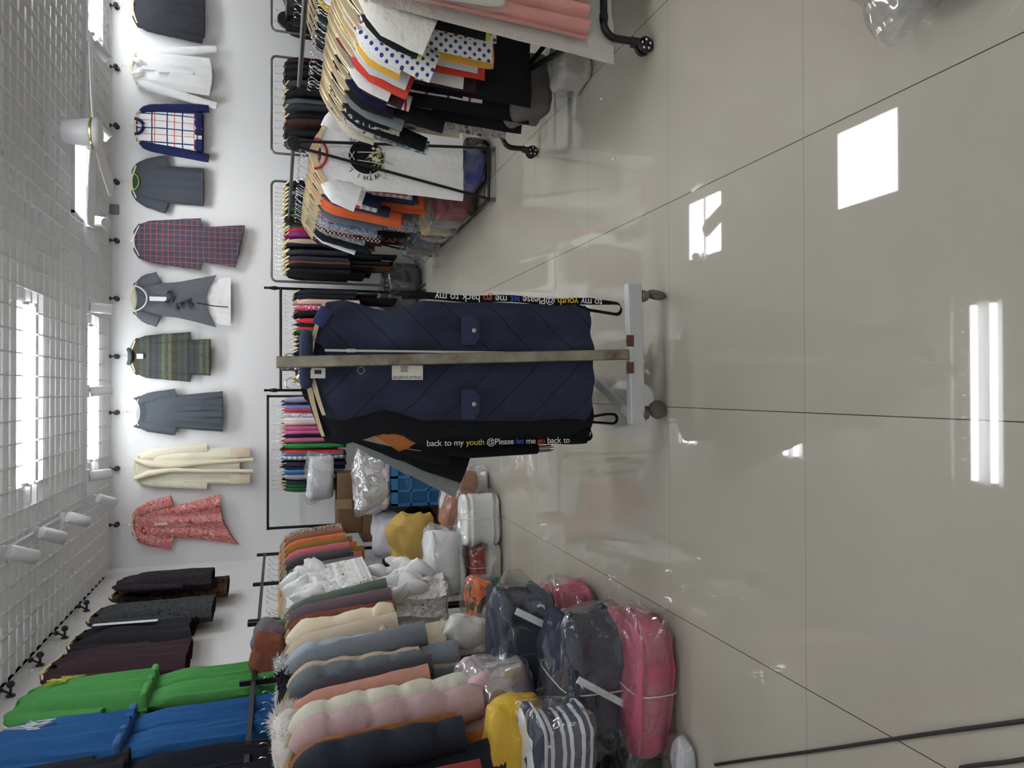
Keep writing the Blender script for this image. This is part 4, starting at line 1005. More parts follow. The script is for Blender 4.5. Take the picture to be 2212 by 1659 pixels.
for i, (k, ds, m, y, hv, ex) in enumerate(TL):
    zt = ZLR-.13; ex = dict(ex); sh = ex.pop('sh', .215); ex['sangr'] = ex.get('sang', KIND[k].get('sang', 8)); ex['sang'] = 1
    LO[i] = on_rail(k, ds, lplace(i), m, (XLR+rnd.uniform(-.01, .02), y, zt), math.radians(rnd.uniform(-10, -3)), max(.35, zt-hemz(hv, y)), GL, 400+i, sh=sh, hgroup='hangers on the left wall rails', NS=17, NT=(44 if k == 'puffer' else 20), **ex)
for k, mm in ((14, fab(112, 96, 104)), (13, fab(130, 74, 56)), (15, fab(98, 112, 98))):
    bm = lump(.22, .15, .2, 80+k, .8, .03, 8, False); obj('hood', bm, mm, LO[k], (.07, -.02, -.06))
FUR = fab(206, 202, 198, grain=.1)
fur('fur_collar', [(-.10, -.06, -.02), (-.02, -.10, -.06), (.10, -.09, -.05), (.17, -.02, -.04), (.14, .05, -.01)], [.05, .07, .08, .075, .05], FUR, LO[5], 3, 420, .045)
fur('fur_collar', [(-.08, -.04, 0), (.02, -.08, -.04), (.12, -.06, -.05), (.16, .02, -.02)], [.045, .06, .065, .05], fab(190, 190, 192), LO[11], 4, 420, .04)
fur('fur_collar', [(-.08, -.04, .01), (.02, -.07, -.03), (.13, -.05, -.05), (.16, .03, -.02)], [.035, .05, .05, .04], fab(44, 44, 50), LO[9], 5, 380, .03)
fur('fur_trim', [(.0, -.07, -.10), (.16, -.06, -.2), (.2, -.05, -.42)], [.02, .03, .025], fab(206, 200, 196), LO[14], 6, 300, .03)
fur('fleece_trim', [(-.2, -.06, -.02), (-.05, -.07, -.05), (.2, -.06, -.08), (.24, -.05, -.5)], .022, FUR, LO[0], 7, 260, .02)
bm = bmesh.new(); add_tube(bm, [(.235, -.07, -.50), (.29, -.06, -.52), (.31, .03, -.52)], .022, 8); obj('cuff_strap', bm, fab(190, 170, 148), LO[11])
bm = lump(.16, .12, .13, 71, .7, .02, 9); obj('gathered_cuff', bm, fab(208, 192, 160), LO[12], (.30, -.02, -.62))
for k, q in ((3, .03), (4, .05)):
    bm = bmesh.new(); add_tube(bm, [(-.02+q, -.07, .0), (.04+q, -.09, -.05)], [.004, .018], 6); obj('white_tag', bm, WHTP, LO[k])
# blouses in clear sleeves
def _wp(nt, v, s, b):
    g = nt.nodes.new('ShaderNodeNewGeometry'); f = NOISE(nt, g.outputs['Position'], 16, 4, .6)
    return ramp(nt, f, [(.3, C(208, 206, 202)), (.5, C(226, 224, 220)), (.64, C(218, 214, 208)), (.67, C(160, 92, 74))])
WPAT = pat('wrapped_white', None, _wp, .22)
for n_ in WPAT.node_tree.nodes:
    if n_.type == 'BUMP': n_.inputs['Strength'].default_value = 1.0; n_.inputs['Distance'].default_value = .045
WPAT.node_tree.nodes['Principled BSDF'].inputs['Specular IOR Level'].default_value = .7
PWH = plain('white_film', C(222, 221, 219), .22, 0, .6, .3)
for j in range(9):
    i = 16+j; y = 4.82+.068*j; zt = ZLR-.15; L = zt-hemz(rnd.uniform(925, 965), y)
    o = on_rail('shirt', 'white blouse in clear sleeve', lplace(i), WPAT, (XLR+.03, y, zt), math.radians(-6), L, GL, 440+i, sh=.21, hgroup='hangers on the left wall rails', d=.034, fold=.04, nfold=6, rough=.04, sl=.5, sw=(.085, .09), sang=2, sangr=9, prof=[(0, .2), (.2, .24), (1, .27)])
    rr = random.Random(900+j)
    for q in range(8):
        zz = -.14-(L-.22)*(q+rr.random()*.7)/8; sx = rr.uniform(.07, .12); sz = rr.uniform(.11, .18)
        bm = lump(sx, .035, sz, 900+q+9*j, .9, .03, 14, False, nu=14, nv=10)
        for v in bm.verts:
            k = max(0, v.co.x/sx+.1); v.co.z += k*k*sz*rr.uniform(.5, .6)*(1 if q % 3 else -1); v.co.y += .02*noise.noise(v.co*14)
        w = obj('plastic_wrap', bm, PWH, o, (.235+rr.uniform(-.03, .05), -.04, zz)); w.rotation_euler.y = rr.uniform(-.5, .5)
TC = [('shirt', 'vivid orange top', ORA, 770), ('shirt', 'grey striped top', fab(110, 112, 112), 775), ('shirt', 'dark aubergine knit', fab(60, 52, 60), 760), ('shirt', 'charcoal ribbed top', fab(84, 84, 84), 740), ('shirt', 'rose pink top', fab(196, 100, 116), 780), ('shirt', 'mustard top', fab(140, 108, 40), 786), ('shirt', 'orange top', fab(206, 110, 60), 770), ('coat', 'copper brown coat', fab(150, 98, 72), 760), ('shirt', 'purple and yellow print top', p_floral([C(54, 44, 110), C(206, 196, 206), C(70, 60, 120), C(206, 170, 70), C(60, 50, 110)], 24), 745)]
for j, (k, ds, m, hv) in enumerate(TC):
    i = 25+j; y = 5.5+.2*j; zt = ZLR-.13
    on_rail(k, ds, lplace(i), m, (XLR+rnd.uniform(0, .03), y, zt), math.radians(-5), zt-hemz(hv, y), GL, 460+i, sh=.2, hgroup='hangers on the left wall rails', d=.045, sl=.5, sw=(.062, .052), sang=8)

# ------------------------------------------------------------------ the stand in the middle with the navy vest
STEEL = None
def steel():
    m, nt, b = newmat('worn_steel'); v, s = coords(nt)
    n = NOISE(nt, v, 6, 5, .6)
    nt.links.new(ramp(nt, n, [(.36, (.13, .095, .07, 1)), (.52, (.31, .28, .23, 1)), (.72, (.46, .42, .34, 1))]), b.inputs['Base Color'])
    b.inputs['Metallic'].default_value = .85; b.inputs['Roughness'].default_value = .34; return m
STEEL = steel(); PAINT = plain('grey_paint', C(176, 178, 178), .45); RUST = plain('rusty_steel', C(104, 70, 56), .7, .3)
XC, YC = .125, 2.66
st = thing('garment_rail', 'steel post clothes stand on white castor foot in the centre', 'clothes rack', (XC, YC, 0))
def rod(name, a, b, w, mat, h=None, parent=None):
    a = Vector(a); b = Vector(b); d = b-a; bm = bmesh.new()
    r = bmesh.ops.create_cube(bm, size=1)
    q = Vector((0, 0, 1)).rotation_difference(d.normalized()).to_matrix().to_4x4()
    bmesh.ops.transform(bm, matrix=Matrix.Translation((a+b)/2) @ q @ Matrix.Diagonal((w, h or w, d.length, 1)), verts=r['verts'])
    bevel(bm, .003, 1); return obj(name, bm, mat, parent or st, smooth=False)
rod('post', (.012, 0, .172), (-.03, 0, 1.49), .04, STEEL); rod('post', (.012, 1.15, .172), (-.01, 1.15, 1.47), .04, STEEL)
bm = bmesh.new(); add_tube(bm, [(-.03, 0, 1.455), (-.01, 1.15, 1.44)], .014, 12); obj('rail', bm, RG, st)
for y in (0, 1.15):
    ft = rod('foot', (-.262, y, .135), (.292, y, .148), .06, PAINT, .04)
    for sx, rot in ((-.225, .3), (.245, 1.1)):
        bm = bmesh.new(); add_lathe(bm, [(.024, .098), (.024, .112), (.014, .118)], (sx, y, 0), 16); add_lathe(bm, [(.018, .085), (.022, .098)], (sx, y, 0), 14)
        for q in (-1, 1):
            add_box(bm, (sx+.016*math.cos(rot), y+.016*math.sin(rot), .062), (.035, .004, .06), rot)
        for v in bm.verts: pass
        cs = obj('castor', bm, plain('castor_steel', C(120, 112, 100), .4, .7), ft)
        bm = bmesh.new()
        ax = Matrix.Rotation(rot, 3, 'Z') @ Matrix.Rotation(PI/2, 3, 'X')
        add_lathe(bm, [(.008, -.011), (.032, -.011), (.0375, -.006), (.0375, .006), (.032, .011), (.008, .011)], (sx+.02*math.cos(rot), y+.02*math.sin(rot), .0375), 22, ax)
        obj('wheel', bm, plain('grey_rubber', C(96, 88, 84), .6), ft)
rod('brace', (-.24, .02, .13), (0, .62, .135), .034, PAINT, .034); rod('brace', (-.24, 1.13, .13), (0, .62, .135), .034, PAINT, .034)
for sx in (-.04, .065):
    bm = bmesh.new(); add_box(bm, (.012+sx-.012, -.02, .17), (.045, .004, .03)); add_tube(bm, [(sx, -.022, .182), (sx, -.03, .182)], .008, 8); obj('bracket', bm, RUST, st, smooth=False)
VEST = None
def vestmat():
    def fn(nt, v, s, b):
        ax = MATH(nt, 'ABSOLUTE', s[0]); dg = MATH(nt, 'FLOORED_MODULO', MATH(nt, 'ADD', MATH(nt, 'SUBTRACT', MATH(nt, 'MULTIPLY', ax, .95), s[2]), 9.0), .17)
        return MIX(nt, MATH(nt, 'LESS_THAN', dg, .004), MIX(nt, NOISE(nt, v, 9, 3), C(44, 48, 64), C(54, 59, 82)), C(28, 31, 44))
    m = pat('vestquilt', None, fn, .95); return m
VM = vestmat(); NV = fab(56, 62, 90)
def vest(desc, y, mat, x0=XC-.015, seed=1, ztop=None, w=1.1):
    zt = PY(668, 829, y).z; L = zt-hemz(1266, y)
    pr = [(0, .19*w), (.06, .20*w), (.13, .185*w), (.2, .165*w), (.27, .18*w), (.34, .205*w), (1, .212*w)]
    o = obj('vest', cloth(L, sh=.2*w, prof=pr, drop=.06, nw=.075, nf=.06, nb=-.03, d=.06, fold=.010, NS=25, NT=34, seed=seed, rough=.012), mat, None, (x0, y, zt))
    # padded diagonal quilting
    for v in o.data.vertices:
        t = -v.co.z
        q = ((abs(v.co.x)*.95 + t) % .17)/.17
        if abs(v.co.x) < .2*w and t > .1: v.co.y += (-1 if v.co.y < 0 else 1)*.012*(math.sin(PI*q)**.5-.4)
    return tag(o, desc, 'vest', 'clothes on the centre stand'), L
vo, VL = vest('navy quilted vest facing the viewer on the centre stand', YC+.115, VM)
hanger((XC-.015, YC+.115, vo.location.z+.012), 0, 'hanger of the navy quilted vest on the centre stand', 'hangers on the centre stand')
SNAP = plain('snap_metal', (.5, .46, .36, 1), .35, 1)
for sg, yy in ((1, 714), (-1, 873)):
    q = PY(1010, yy, YC+.045)-vo.location
    bm = bmesh.new(); vs = [(-.055, .0), (.055, 0), (.055, -.045), (.03, -.066), (-.03, -.066), (-.055, -.045)]
    f = bm.faces.new([bm.verts.new((x, 0, z+.022)) for x, z in vs]); e = bmesh.ops.extrude_face_region(bm, geom=[f]); bmesh.ops.translate(bm, verts=[v for v in e['geom'] if isinstance(v, bmesh.types.BMVert)], vec=(0, .014, 0))
    pf = obj('pocket_flap', bm, NV, vo, (q.x, -.079, q.z), smooth=False)
    bm = bmesh.new(); add_lathe(bm, [(.001, .0), (.0085, .001), (.0085, .004), (.001, .006)], (0, -.002, -.022), 14, Matrix.Rotation(PI/2, 3, 'X')); obj('snap_button', bm, SNAP, pf)
bm = bmesh.new(); add_box(bm, (0, 0, -VL/2), (.008, .004, VL-.1)); add_box(bm, (0, -.003, -.14), (.012, .006, .03)); obj('zip', bm, plain('zip_metal', (.6, .6, .58, 1), .3, 1), vo, (.03, -.082, 0), smooth=False)
bm = bmesh.new(); add_tube(bm, [(.085*math.cos(a), -.03+.05*math.sin(a), .012) for a in [2*PI*i/20 for i in range(21)]], .022, 8); obj('collar', bm, NV, vo)
for s_ in (1,):
    bm = bmesh.new(); add_box(bm, (.15, -.052, -.045), (.07, .02, .05), ry=.5); bevel(bm, .008); obj('shoulder_tab', bm, fab(56, 62, 100), vo)
CARD = plain('card', C(206, 204, 192), .6)
q = PY(880, 805, YC+.02)-vo.location
bm = bmesh.new(); add_box(bm, (0, 0, 0), (.052, .0015, .112)); cd = obj('hang_tag', bm, CARD, vo, (q.x, -.098, q.z), smooth=False)
INKG = plain('print_black', C(36, 36, 38), .6)
M4 = Matrix.Translation((-.023, -.0012, .053)) @ Matrix.Rotation(PI/2, 4, 'Y') @ Matrix.Rotation(PI/2, 4, 'X')
lo, w_ = lettering('JIAJIEHUIYING', .0165, INKG, cd, M4, .0002)
lo.scale = (.106/max(w_, .01), 1, 1)
for k in range(5):
    bm = bmesh.new(); add_box(bm, (0.004+.0045*k, -.001, .012), (.002, .0008, .03-.004*(k % 3))); obj('print_line', bm, INKG, cd, smooth=False)
q = PY(687, 806, YC+.02)-vo.location
bm = bmesh.new(); add_box(bm, (0, 0, 0), (.036, .0015, .05)); cd2 = obj('size_label', bm, CARD, vo, (q.x, -.09, q.z), smooth=False)
bm = bmesh.new(); add_box(bm, (.004, -.001, 0), (.014, .0008, .024)); obj('print_line', bm, INKG, cd2, smooth=False)
bm = bmesh.new(); add_tube(bm, arc((0, 0, 0), .012, 0, 2*PI, (1, 0, 0), (0, 0, 1), 16), .0012, 6); q = PY(780, 800, YC+.02)-vo.location; obj('zip_ring', bm, CHROME, vo, (q.x, -.09, q.z))
# slogan straps
WL = plain('print_white', C(222, 222, 220), .6); YL = plain('print_yellow', C(222, 184, 30), .6); RL_ = plain('print_red', C(206, 74, 46), .6); BL_ = plain('print_blue', C(46, 92, 190), .6)
def strap(parent, x, y, ztop, zbot, loop, words, up=True, w=.021, size=.027, loopdir=1):
    """black webbing strap hanging in front of parent (parent-local coordinates), letters along it"""
    bm = bmesh.new(); n = 16
    path = [Vector((x+.004*math.sin(i*.9), y, lerp(ztop, zbot, i/n))) for i in range(n+1)]
    path2 = arc((x+loopdir*.022, y, zbot-loop+.03), .022, PI if loopdir > 0 else 0, 2*PI if loopdir > 0 else -PI, (1, 0, 0), (0, 0, 1), 10)
    lp = path + path2 + [Vector((x+loopdir*.03, y+.006, zbot-.0)), Vector((x+loopdir*.008, y+.01, zbot+.06))]
    prev = None
    for i, p in enumerate(lp):
        f = min(1, i/3)
        # flat ribbon facing the viewer along the strap, edge-on round the loop
        k = max(0, min(1, (i-n)/3.0)) if i < n+9 else max(0, 1-(i-n-9)/3.0)
        wd = Vector((lerp(w/2, .002, 0), 0, 0)) if i <= n else Vector((.0065, .007, 0))
        a, b = bm.verts.new(p-wd), bm.verts.new(p+wd)
        if prev: bm.faces.new((prev[0], prev[1], b, a))
        prev = (a, b)
    so = obj('strap', bm, fab(22, 22, 24), parent); md = so.modifiers.new('thick', 'SOLIDIFY'); md.thickness = .0016; md.offset = 0
    z = zbot-loop*.35 if up else ztop-.01; cur = z
    for txt, m in words:
        if up:
            M4 = Matrix.Translation((x+size*.33, y-.0022, cur)) @ Matrix.Rotation(-PI/2, 4, 'Y') @ Matrix.Rotation(PI/2, 4, 'X')
            o, wd = lettering(txt, size, m, so, M4, .0002, .95); cur += wd+size*.28
            if cur > ztop: break
        else:
            M4 = Matrix.Translation((x-size*.33, y-.0022, cur)) @ Matrix.Rotation(PI/2, 4, 'Y') @ Matrix.Rotation(PI/2, 4, 'X')
            o, wd = lettering(txt, size, m, so, M4, .0002, .95); cur -= wd+size*.28
    return so
tp = PY(868, 648, YC+.03)-vo.location; bt = PY(1275, 640, YC+.03)-vo.location
strap(vo, bt.x-.024, -.088, tp.z, bt.z, .14, [('to', WL), ('my', WL), ('youth', YL), ('@Please', WL), ('let', BL_), ('me', WL), ('go', RL_), ('back', WL), ('to', WL), ('my', WL)], True, .026, .0395, -1)
for yy in (675, 690):
    q = PY(1272, yy, YC+.1)-vo.location; bm = bmesh.new(); add_ball(bm, (0, 0, 0), .012, 12, (1, .7, 1.1)); obj('cord_stop', bm, BLKP, vo, (q.x, 0.0, q.z))
TANC = fab(176, 148, 126); ORL = fab(176, 104, 44)
CT = [  # behind the vest, near to far
 ('vest', 'black quilted vest behind the navy vest', BLKF, 1235, None),
 ('coat', 'tan coat with orange lining', TANC, 1190, dict(sl=.34, sw=(.075, .07), sang=24, sbend=10)),
 ('coat', 'black coat with red lining', fab(30, 30, 34), 1180, dict(sl=.5, sw=(.085, .07), sang=22)),
 ('coat', 'dark coat with grey sleeve lines', fab(28, 29, 33), 1150, dict(sl=.62, sw=(.09, .075), sang=27)),
 ('coat', 'pale grey coat at far end', fab(122, 130, 128), 1120, dict(sl=.66, sw=(.09, .085), sang=33)),
]
CO = []
for i, (k, ds, m, hv, ex) in enumerate(CT):
    y = YC+.27+.13*i
    if k == 'vest':
        o, L2 = vest(ds + ', on the centre stand', y, m, XC-.10, 5, w=1.18)
        hanger((XC-.10, y, o.location.z+.012), 0, 'hanger of the black quilted vest on the centre stand', 'hangers on the centre stand')
    else:
        zt = 1.455-.135; o = on_rail('coat', ds, 'on the centre stand', m, (XC-.06, y, zt), math.radians(16), zt-hemz(hv, y), 'clothes on the centre stand', 500+i, sh=.19, hgroup='hangers on the centre stand', prof=[(0, .18), (.3, .185), (1, .185)], NS=17, NT=16, d=.045, drop=.07, sangr=-2, **{q: v for q, v in ex.items()})
    CO.append(o)
bm = bmesh.new(); add_tube(bm, [(-.22, -.03, -.16), (-.28, -.03, -.30), (-.27, -.03, -.42)], [.012, .05, .02], 8); obj('orange_lining', bm, ORL, CO[1])
bm = bmesh.new(); add_tube(bm, [(.03, -.06, .04), (.10, -.07, .0), (.15, -.06, -.06)], [.03, .045, .03], 8); obj('collar', bm, TANC, CO[1])
bm = bmesh.new(); add_box(bm, (-.18, -.06, -.1), (.014, .01, .09), ry=.5); obj('red_trim', bm, fab(176, 44, 40), CO[2])
for q in range(3):
    bm = bmesh.new(); add_box(bm, (-.30-.012*q, -.075, -.24-.04*q), (.05, .004, .008), ry=.5-.4*q); obj('reflective_strip', bm, fab(150, 152, 150), CO[3])
vb = CO[0]
tp = PY(915, 948, YC+.2)-vb.location; bt = PY(1262, 958, YC+.2)-vb.location
strap(vb, (tp.x+bt.x)/2, -.075, tp.z, bt.z, .04, [('back', WL), ('to', WL), ('my', WL), ('youth', YL), ('@Please', WL), ('let', BL_), ('me', WL), ('go', RL_), ('back', WL), ('to', WL)], False, .022, .034, 1)
bm = bmesh.new()
for dx, dz in ((.02, .0),):
    c = PY(1300, 905, YC+.22)-vb.location; r0 = c
    pts = [Vector((c.x+.004, -.04, c.z+.08)), Vector((c.x+.02, -.05, c.z-.02))] + arc((c.x, -.05, c.z-.05), .02, 0, -PI, (1, 0, 0), (0, 0, 1), 8) + [Vector((c.x-.01, -.04, c.z+.08))]
    add_tube(bm, pts, .006, 6)
obj('strap_loop', bm, fab(24, 24, 26), vb)
# fringed scarf at the left edge
c = PY(850, 975, YC+.30); e = PY(1160, 975, YC+.30)
bm = bmesh.new(); add_tube(bm, [(c.x+.05, YC+.30, c.z), ((c.x+e.x)/2, YC+.29, (c.z+e.z)/2), (e.x+.015, YC+.30, e.z)], [.03, .028, .026], 8)
sc_o = obj('scarf', bm, fab(24, 24, 27)); tag(sc_o, 'black scarf with fringed end hanging from the centre stand', 'scarf')
bm = bmesh.new()
for q in range(14):
    x = e.x+.015+random.Random(q).uniform(-.026, .026); add_tube(bm, [(x, YC+.295, e.z+.01), (x+.004, YC+.29, e.z-.055-random.Random(q+50).random()*.02)], .0016, 5)
obj('fringe', bm, fab(24, 24, 27), sc_o)
# bare hangers at the far end of the stand
for q in range(4):
    hanger((XC-.04, YC+.86+.05*q, 1.455-.115), .1, ordin(q, 4, 'near end', '', 'bare hangers on centre stand').replace('near end', 'viewer end').replace('at viewer', 'empty wooden hanger at viewer').replace('second', 'empty wooden hanger, second').replace('third', 'empty wooden hanger, third').replace('fourth', 'empty wooden hanger, fourth'), 'empty hangers on the centre stand', 'big')
# cables on the floor in the lower corner
def cable(a, b, r, label):
    bm = bmesh.new(); a = PZ(*a, r); b = PZ(*b, r); n = 10
    add_tube(bm, [a.lerp(b, i/n)+Vector((.001*math.sin(i*1.1), 0, 0)) for i in range(n+1)], r, 8); tag(obj('floor_cable', bm, plain('cable_black', C(34, 30, 28), .5)), label, 'cable')
cable((1545, 1652), (2330, 1540), .005, 'black cable lying across the tiles, nearer the bagged clothes')
cable((2075, 1659), (2330, 1624), .005, 'black cable in the picture corner beside the longer one')
# ------------------------------------------------------------------ bags, packs and boxes on the floor
def film_lump(sx, sy, sz, seed, ears=((.8, -.3, .6), (-.7, -.4, .6), (.6, -.5, -.2)), amp=.03, pull=.5):
    bm = lump(sx, sy, sz, seed, .55, amp, 6, True, nu=48, nv=30)
    for cx, cyy, cz in ears:
        c = Vector((cx, cyy, cz)).normalized()
        for v in bm.verts:
            d = Vector((v.co.x/(sx/2), v.co.y/(sy/2), (v.co.z-sz/2)/(sz/2))).normalized()
            k = max(0, d.dot(c)-.90)*10*pull
            v.co += Vector((c.x*sx, c.y*sy, c.z*sz))*k*.32
    for v in bm.verts:
        q = v.co*13+Vector((seed, 0, 0)); rdg = 1-abs(noise.noise(q))*2.2
        d = (v.co-Vector((0, 0, sz/2))).normalized(); v.co += d*max(-.3, rdg)*.010
        v.co.z = max(.001, v.co.z)
    return bm
def pack(label, cat, px, size, mat, rz=0.0, z=0.0, Y=None, layers=5, wrap='film', seed=1, name='wrapped_pack', string=None, group='bagged clothes on the floor', amp=.018, e=.4, tilt=(0, 0), ears=None, extra=None):
    """soft pack of folded clothes; px = image point of the middle of its front foot edge"""
    p = PZ(px[0], px[1], z) if Y is None else PY(px[0], px[1], Y)
    sx, sy, sz = size
    loc = Vector((p.x, p.y+sy*.5, z if Y is None else p.z))
    o = obj(name, lump(sx, sy, sz, seed, e, amp, 6, True, layers), mat, None, loc, rz)
    o.rotation_euler.x, o.rotation_euler.y = tilt
    tag(o, label, cat, group)
    if wrap:
        kw = {} if ears is None else {'ears': ears}
        obj('plastic_wrap', film_lump(sx*1.025, sy*1.04, sz*1.03, seed+3, **kw), film() if wrap == 'film' else film('film_white', (.96, .97, .97, 1), .5, .4), o)
    if string:
        bm = bmesh.new()
        for ax in string:
            pts = []
            for i in range(25):
                a = 2*PI*i/24; f = lambda w, q=.45: math.copysign(abs(w)**q, w)
                if ax == 'x': pts.append((.04*sx, f(math.cos(a))*sy*.54, sz/2+f(math.sin(a))*sz*.54))
                else: pts.append((f(math.cos(a))*sx*.54, -.04*sy, sz/2+f(math.sin(a))*sz*.54))
            add_tube(bm, [(q[0], q[1], max(.003, q[2])) for q in pts], .0026, 6, False)
        obj('string', bm, plain('string', C(206, 204, 198), .6), o)
    return o
# far left: boxes, crate and sacks
KRAFT = fab(118, 92, 66, rough=.8, grain=.1)
def carton(label, x0, x1, y0, y1, z0, z1):
    t = thing('cardboard_box', label, 'box', ((x0+x1)/2, (y0+y1)/2, z0), 0, 'cardboard boxes in the corner')
    w, d, h = x1-x0, y1-y0, z1-z0; bm = bmesh.new(); add_box(bm, (0, 0, h/2), (w, d, h)); bevel(bm, .008)
    obj('body', bm, KRAFT, t)
    bm = bmesh.new(); add_box(bm, (0, -d/2-.002, h-.05), (.09, .003, .16)); obj('tape', bm, plain('brown_tape', C(150, 124, 92), .25), t, smooth=False)
    return t
carton('large brown cardboard box standing on floor in far left corner', -1.45, -.80, 7.20, 7.60, 0, .72)
carton('smaller cardboard box lying on the large one in far corner', -1.36, -.80, 7.22, 7.6, .722, .95)
pack('clear bag of white garments lying on the cardboard boxes', 'bag', (722, 1035), (.40, .30, .24), fab(196, 198, 202, grain=.05), .1, Y=7.3, seed=11, layers=3, wrap='film', amp=.03)
# blue crate
def crate():
    p0 = PZ(970, 1088); p1 = PZ(970, 966); y = p0.y; w = p1.x-p0.x; h = PY(845, 1027, y).z; d = .36
    BP = plain('blue_plastic', C(36, 110, 168), .35)
    t = thing('plastic_crate', 'blue plastic crate with mesh sides on floor behind centre stand', 'crate', ((p0.x+p1.x)/2, y+d/2, 0))
    def panel(name, L, rz, off):
        bm = bmesh.new()
        for zz, th in ((.015, .03), (h-.03, .06), (h*.36, .016), (h*.66, .016)): add_box(bm, (0, 0, zz), (L, .014, th))
        for k in range(5): add_box(bm, (-L/2+.012+(L-.024)*k/4, 0, h/2), (.022, .014, h))
        n = 30
        for k in range(n): add_box(bm, (-L/2+L*(k+.5)/n, .003, h/2), (L/n*.5, .004, h-.03))
        m = int(n*h/L)
        for k in range(m): add_box(bm, (0, .003, .02+(h-.04)*(k+.5)/m), (L, .004, (h-.04)/m*.5))
        o = obj(name, bm, BP, t, off, rz, smooth=False)
    panel('front_side', w, 0, (0, -d/2, 0)); panel('back_side', w, 0, (0, d/2, 0)); panel('end_side', d, PI/2, (-w/2, 0, 0)); panel('end_side', d, PI/2, (w/2, 0, 0))
    bm = bmesh.new(); add_box(bm, (0, 0, .012), (w, d, .02)); obj('floor_panel', bm, BP, t, smooth=False)
    bm = bmesh.new(); add_box(bm, (w*.30, -d/2-.012, h-.04), (.12, .012, .026)); obj('grip_slot', bm, plain('pale_grip', C(176, 178, 182), .5), t, smooth=False)
    return t, h, y, (p0.x+p1.x)/2
ct, chh, cyy, cxx = crate()
o = obj('garment_stack', lump(.42, .28, .34, 15, .4, .02, 6, True, 4), fab(206, 204, 202, grain=.05), None, (cxx+.03, cyy+.18, .03)); tag(o, 'white folded clothes filling the blue crate', 'clothing')
pack('white plastic bag of clothes on top of the blue crate', 'bag', (845, 1045), (.50, .34, .30), p_floral([C(210, 208, 208), C(200, 196, 198), C(216, 214, 214), C(196, 186, 188)], 8), .1, Y=cyy+.02, seed=17, layers=2, wrap='film_white', amp=.03, name='plastic_bag')
pack('pale grey plastic sack slumped beside the blue crate', 'bag', (878, 1160), (.42, .3, .28), fab(190, 190, 200, rough=.45, grain=.04), .2, Y=6.7, seed=18, layers=0, wrap=None, amp=.05, name='plastic_sack', e=.7)
pack('black sack on floor under the yellow bag', 'bag', (948, 1150), (.55, .45, .42), fab(26, 26, 28, rough=.5), .1, seed=19, layers=0, wrap=None, amp=.05, name='plastic_sack', e=.7)
pack('black sack on floor against left wall behind the yellow bag', 'bag', (945, 1205), (.42, .4, .46), fab(30, 30, 33, rough=.5), .1, seed=29, layers=0, wrap=None, amp=.05, name='plastic_sack', e=.7)
pack('mustard yellow fabric bag on the black sacks', 'bag', (946, 1178), (.54, .22, .36), fab(186, 154, 72, rough=.6, grain=.08), .2, Y=6.02, seed=20, layers=0, wrap=None, amp=.07, name='fabric_bag', e=.75)
IV = fab(230, 224, 208, grain=.06); BRN = fab(158, 104, 78, rough=.6)
pack('cream clothes pack tied with string on floor behind centre stand', 'clothes pack', (1085, 1128), (.36, .34, .27), IV, .1, seed=21, layers=6, string='x', wrap='film')
pack('small cream pack leaning behind the string-tied cream pack', 'clothes pack', (1060, 1060), (.26, .2, .16), IV, .3, seed=22, layers=4)
pack('brown garment in clear wrap sloping over the cream packs', 'clothes pack', (1016, 1086), (.42, .18, .15), BRN, -.2, Y=5.16, seed=23, layers=3, amp=.025, tilt=(.1, .34), ears=((1, -.2, .1), (.4, -.6, .6)))
pack('white garment pack behind the brown wrapped garment', 'clothes pack', (1012, 1118), (.36, .22, .17), fab(236, 236, 232, grain=.04), .1, Y=5.4, seed=24, layers=4)
pack('grey white pack at the bottom of the short stack', 'clothes pack', (1086, 1232), (.34, .3, .10), fab(186, 184, 176), .05, seed=25, layers=3)
pack('red pack tied with string between two white packs', 'clothes pack', (1058, 1232), (.34, .3, .135), fab(176, 66, 50), .05, Y=5.03, seed=26, layers=3, string='x')
pack('white pack on top of the red pack', 'clothes pack', (1012, 1222), (.44, .32, .27), fab(240, 237, 228, grain=.04), .1, Y=5.03, seed=27, layers=5, amp=.03)
# packs beneath the winter coats
pack('dark pack on floor beneath the cream coat', 'clothes pack', (1140, 1345), (.40, .36, .22), fab(50, 46, 48), .05, seed=30, layers=3)
pack('orange and red printed pack in clear plastic below cream coat', 'clothes pack', (1100, 1322), (.34, .26, .22), p_floral([C(200, 50, 46), C(206, 104, 40), C(214, 110, 40), C(60, 40, 40), C(40, 100, 80)], 9), .1, Y=4.20, seed=31, layers=2, amp=.03, ears=((-.5, -.4, .8), (.5, -.6, .7)))
pack('crumpled white plastic bag beside the orange printed pack', 'bag', (1062, 1368), (.16, .14, .26), fab(206, 206, 200, rough=.4, grain=.06), 0, Y=4.0, seed=32, layers=0, wrap='film', amp=.04, name='plastic_bag', e=.8)
PNK = fab(190, 92, 116, rough=.8)
pack('pink clothes pack on floor behind the navy packs', 'clothes pack', (1300, 1372), (.40, .40, .2), PNK, .15, seed=33, layers=4, amp=.025)
pack('second pink pack on floor nearer the wall behind navy packs', 'clothes pack', (1300, 1470), (.36, .40, .25), fab(196, 108, 128), .1, seed=43, layers=4, amp=.025)
pack('large pink bundle on floor under the front navy pack', 'clothes pack', (1468, 1500), (.54, .40, .18), PNK, -.06, seed=34, layers=5, string='x', amp=.022)
rr = random.Random(8)
INDIGO = fab(48, 56, 76, rough=.7)
pk = pack('navy pack in clear plastic resting on the pink packs', 'clothes pack', (1212, 1398), (.47, .34, .27), INDIGO, .12, Y=3.12, seed=35, layers=4, amp=.025, ears=((.6, -.5, .7), (-.7, -.5, .6), (.9, -.2, .2)))
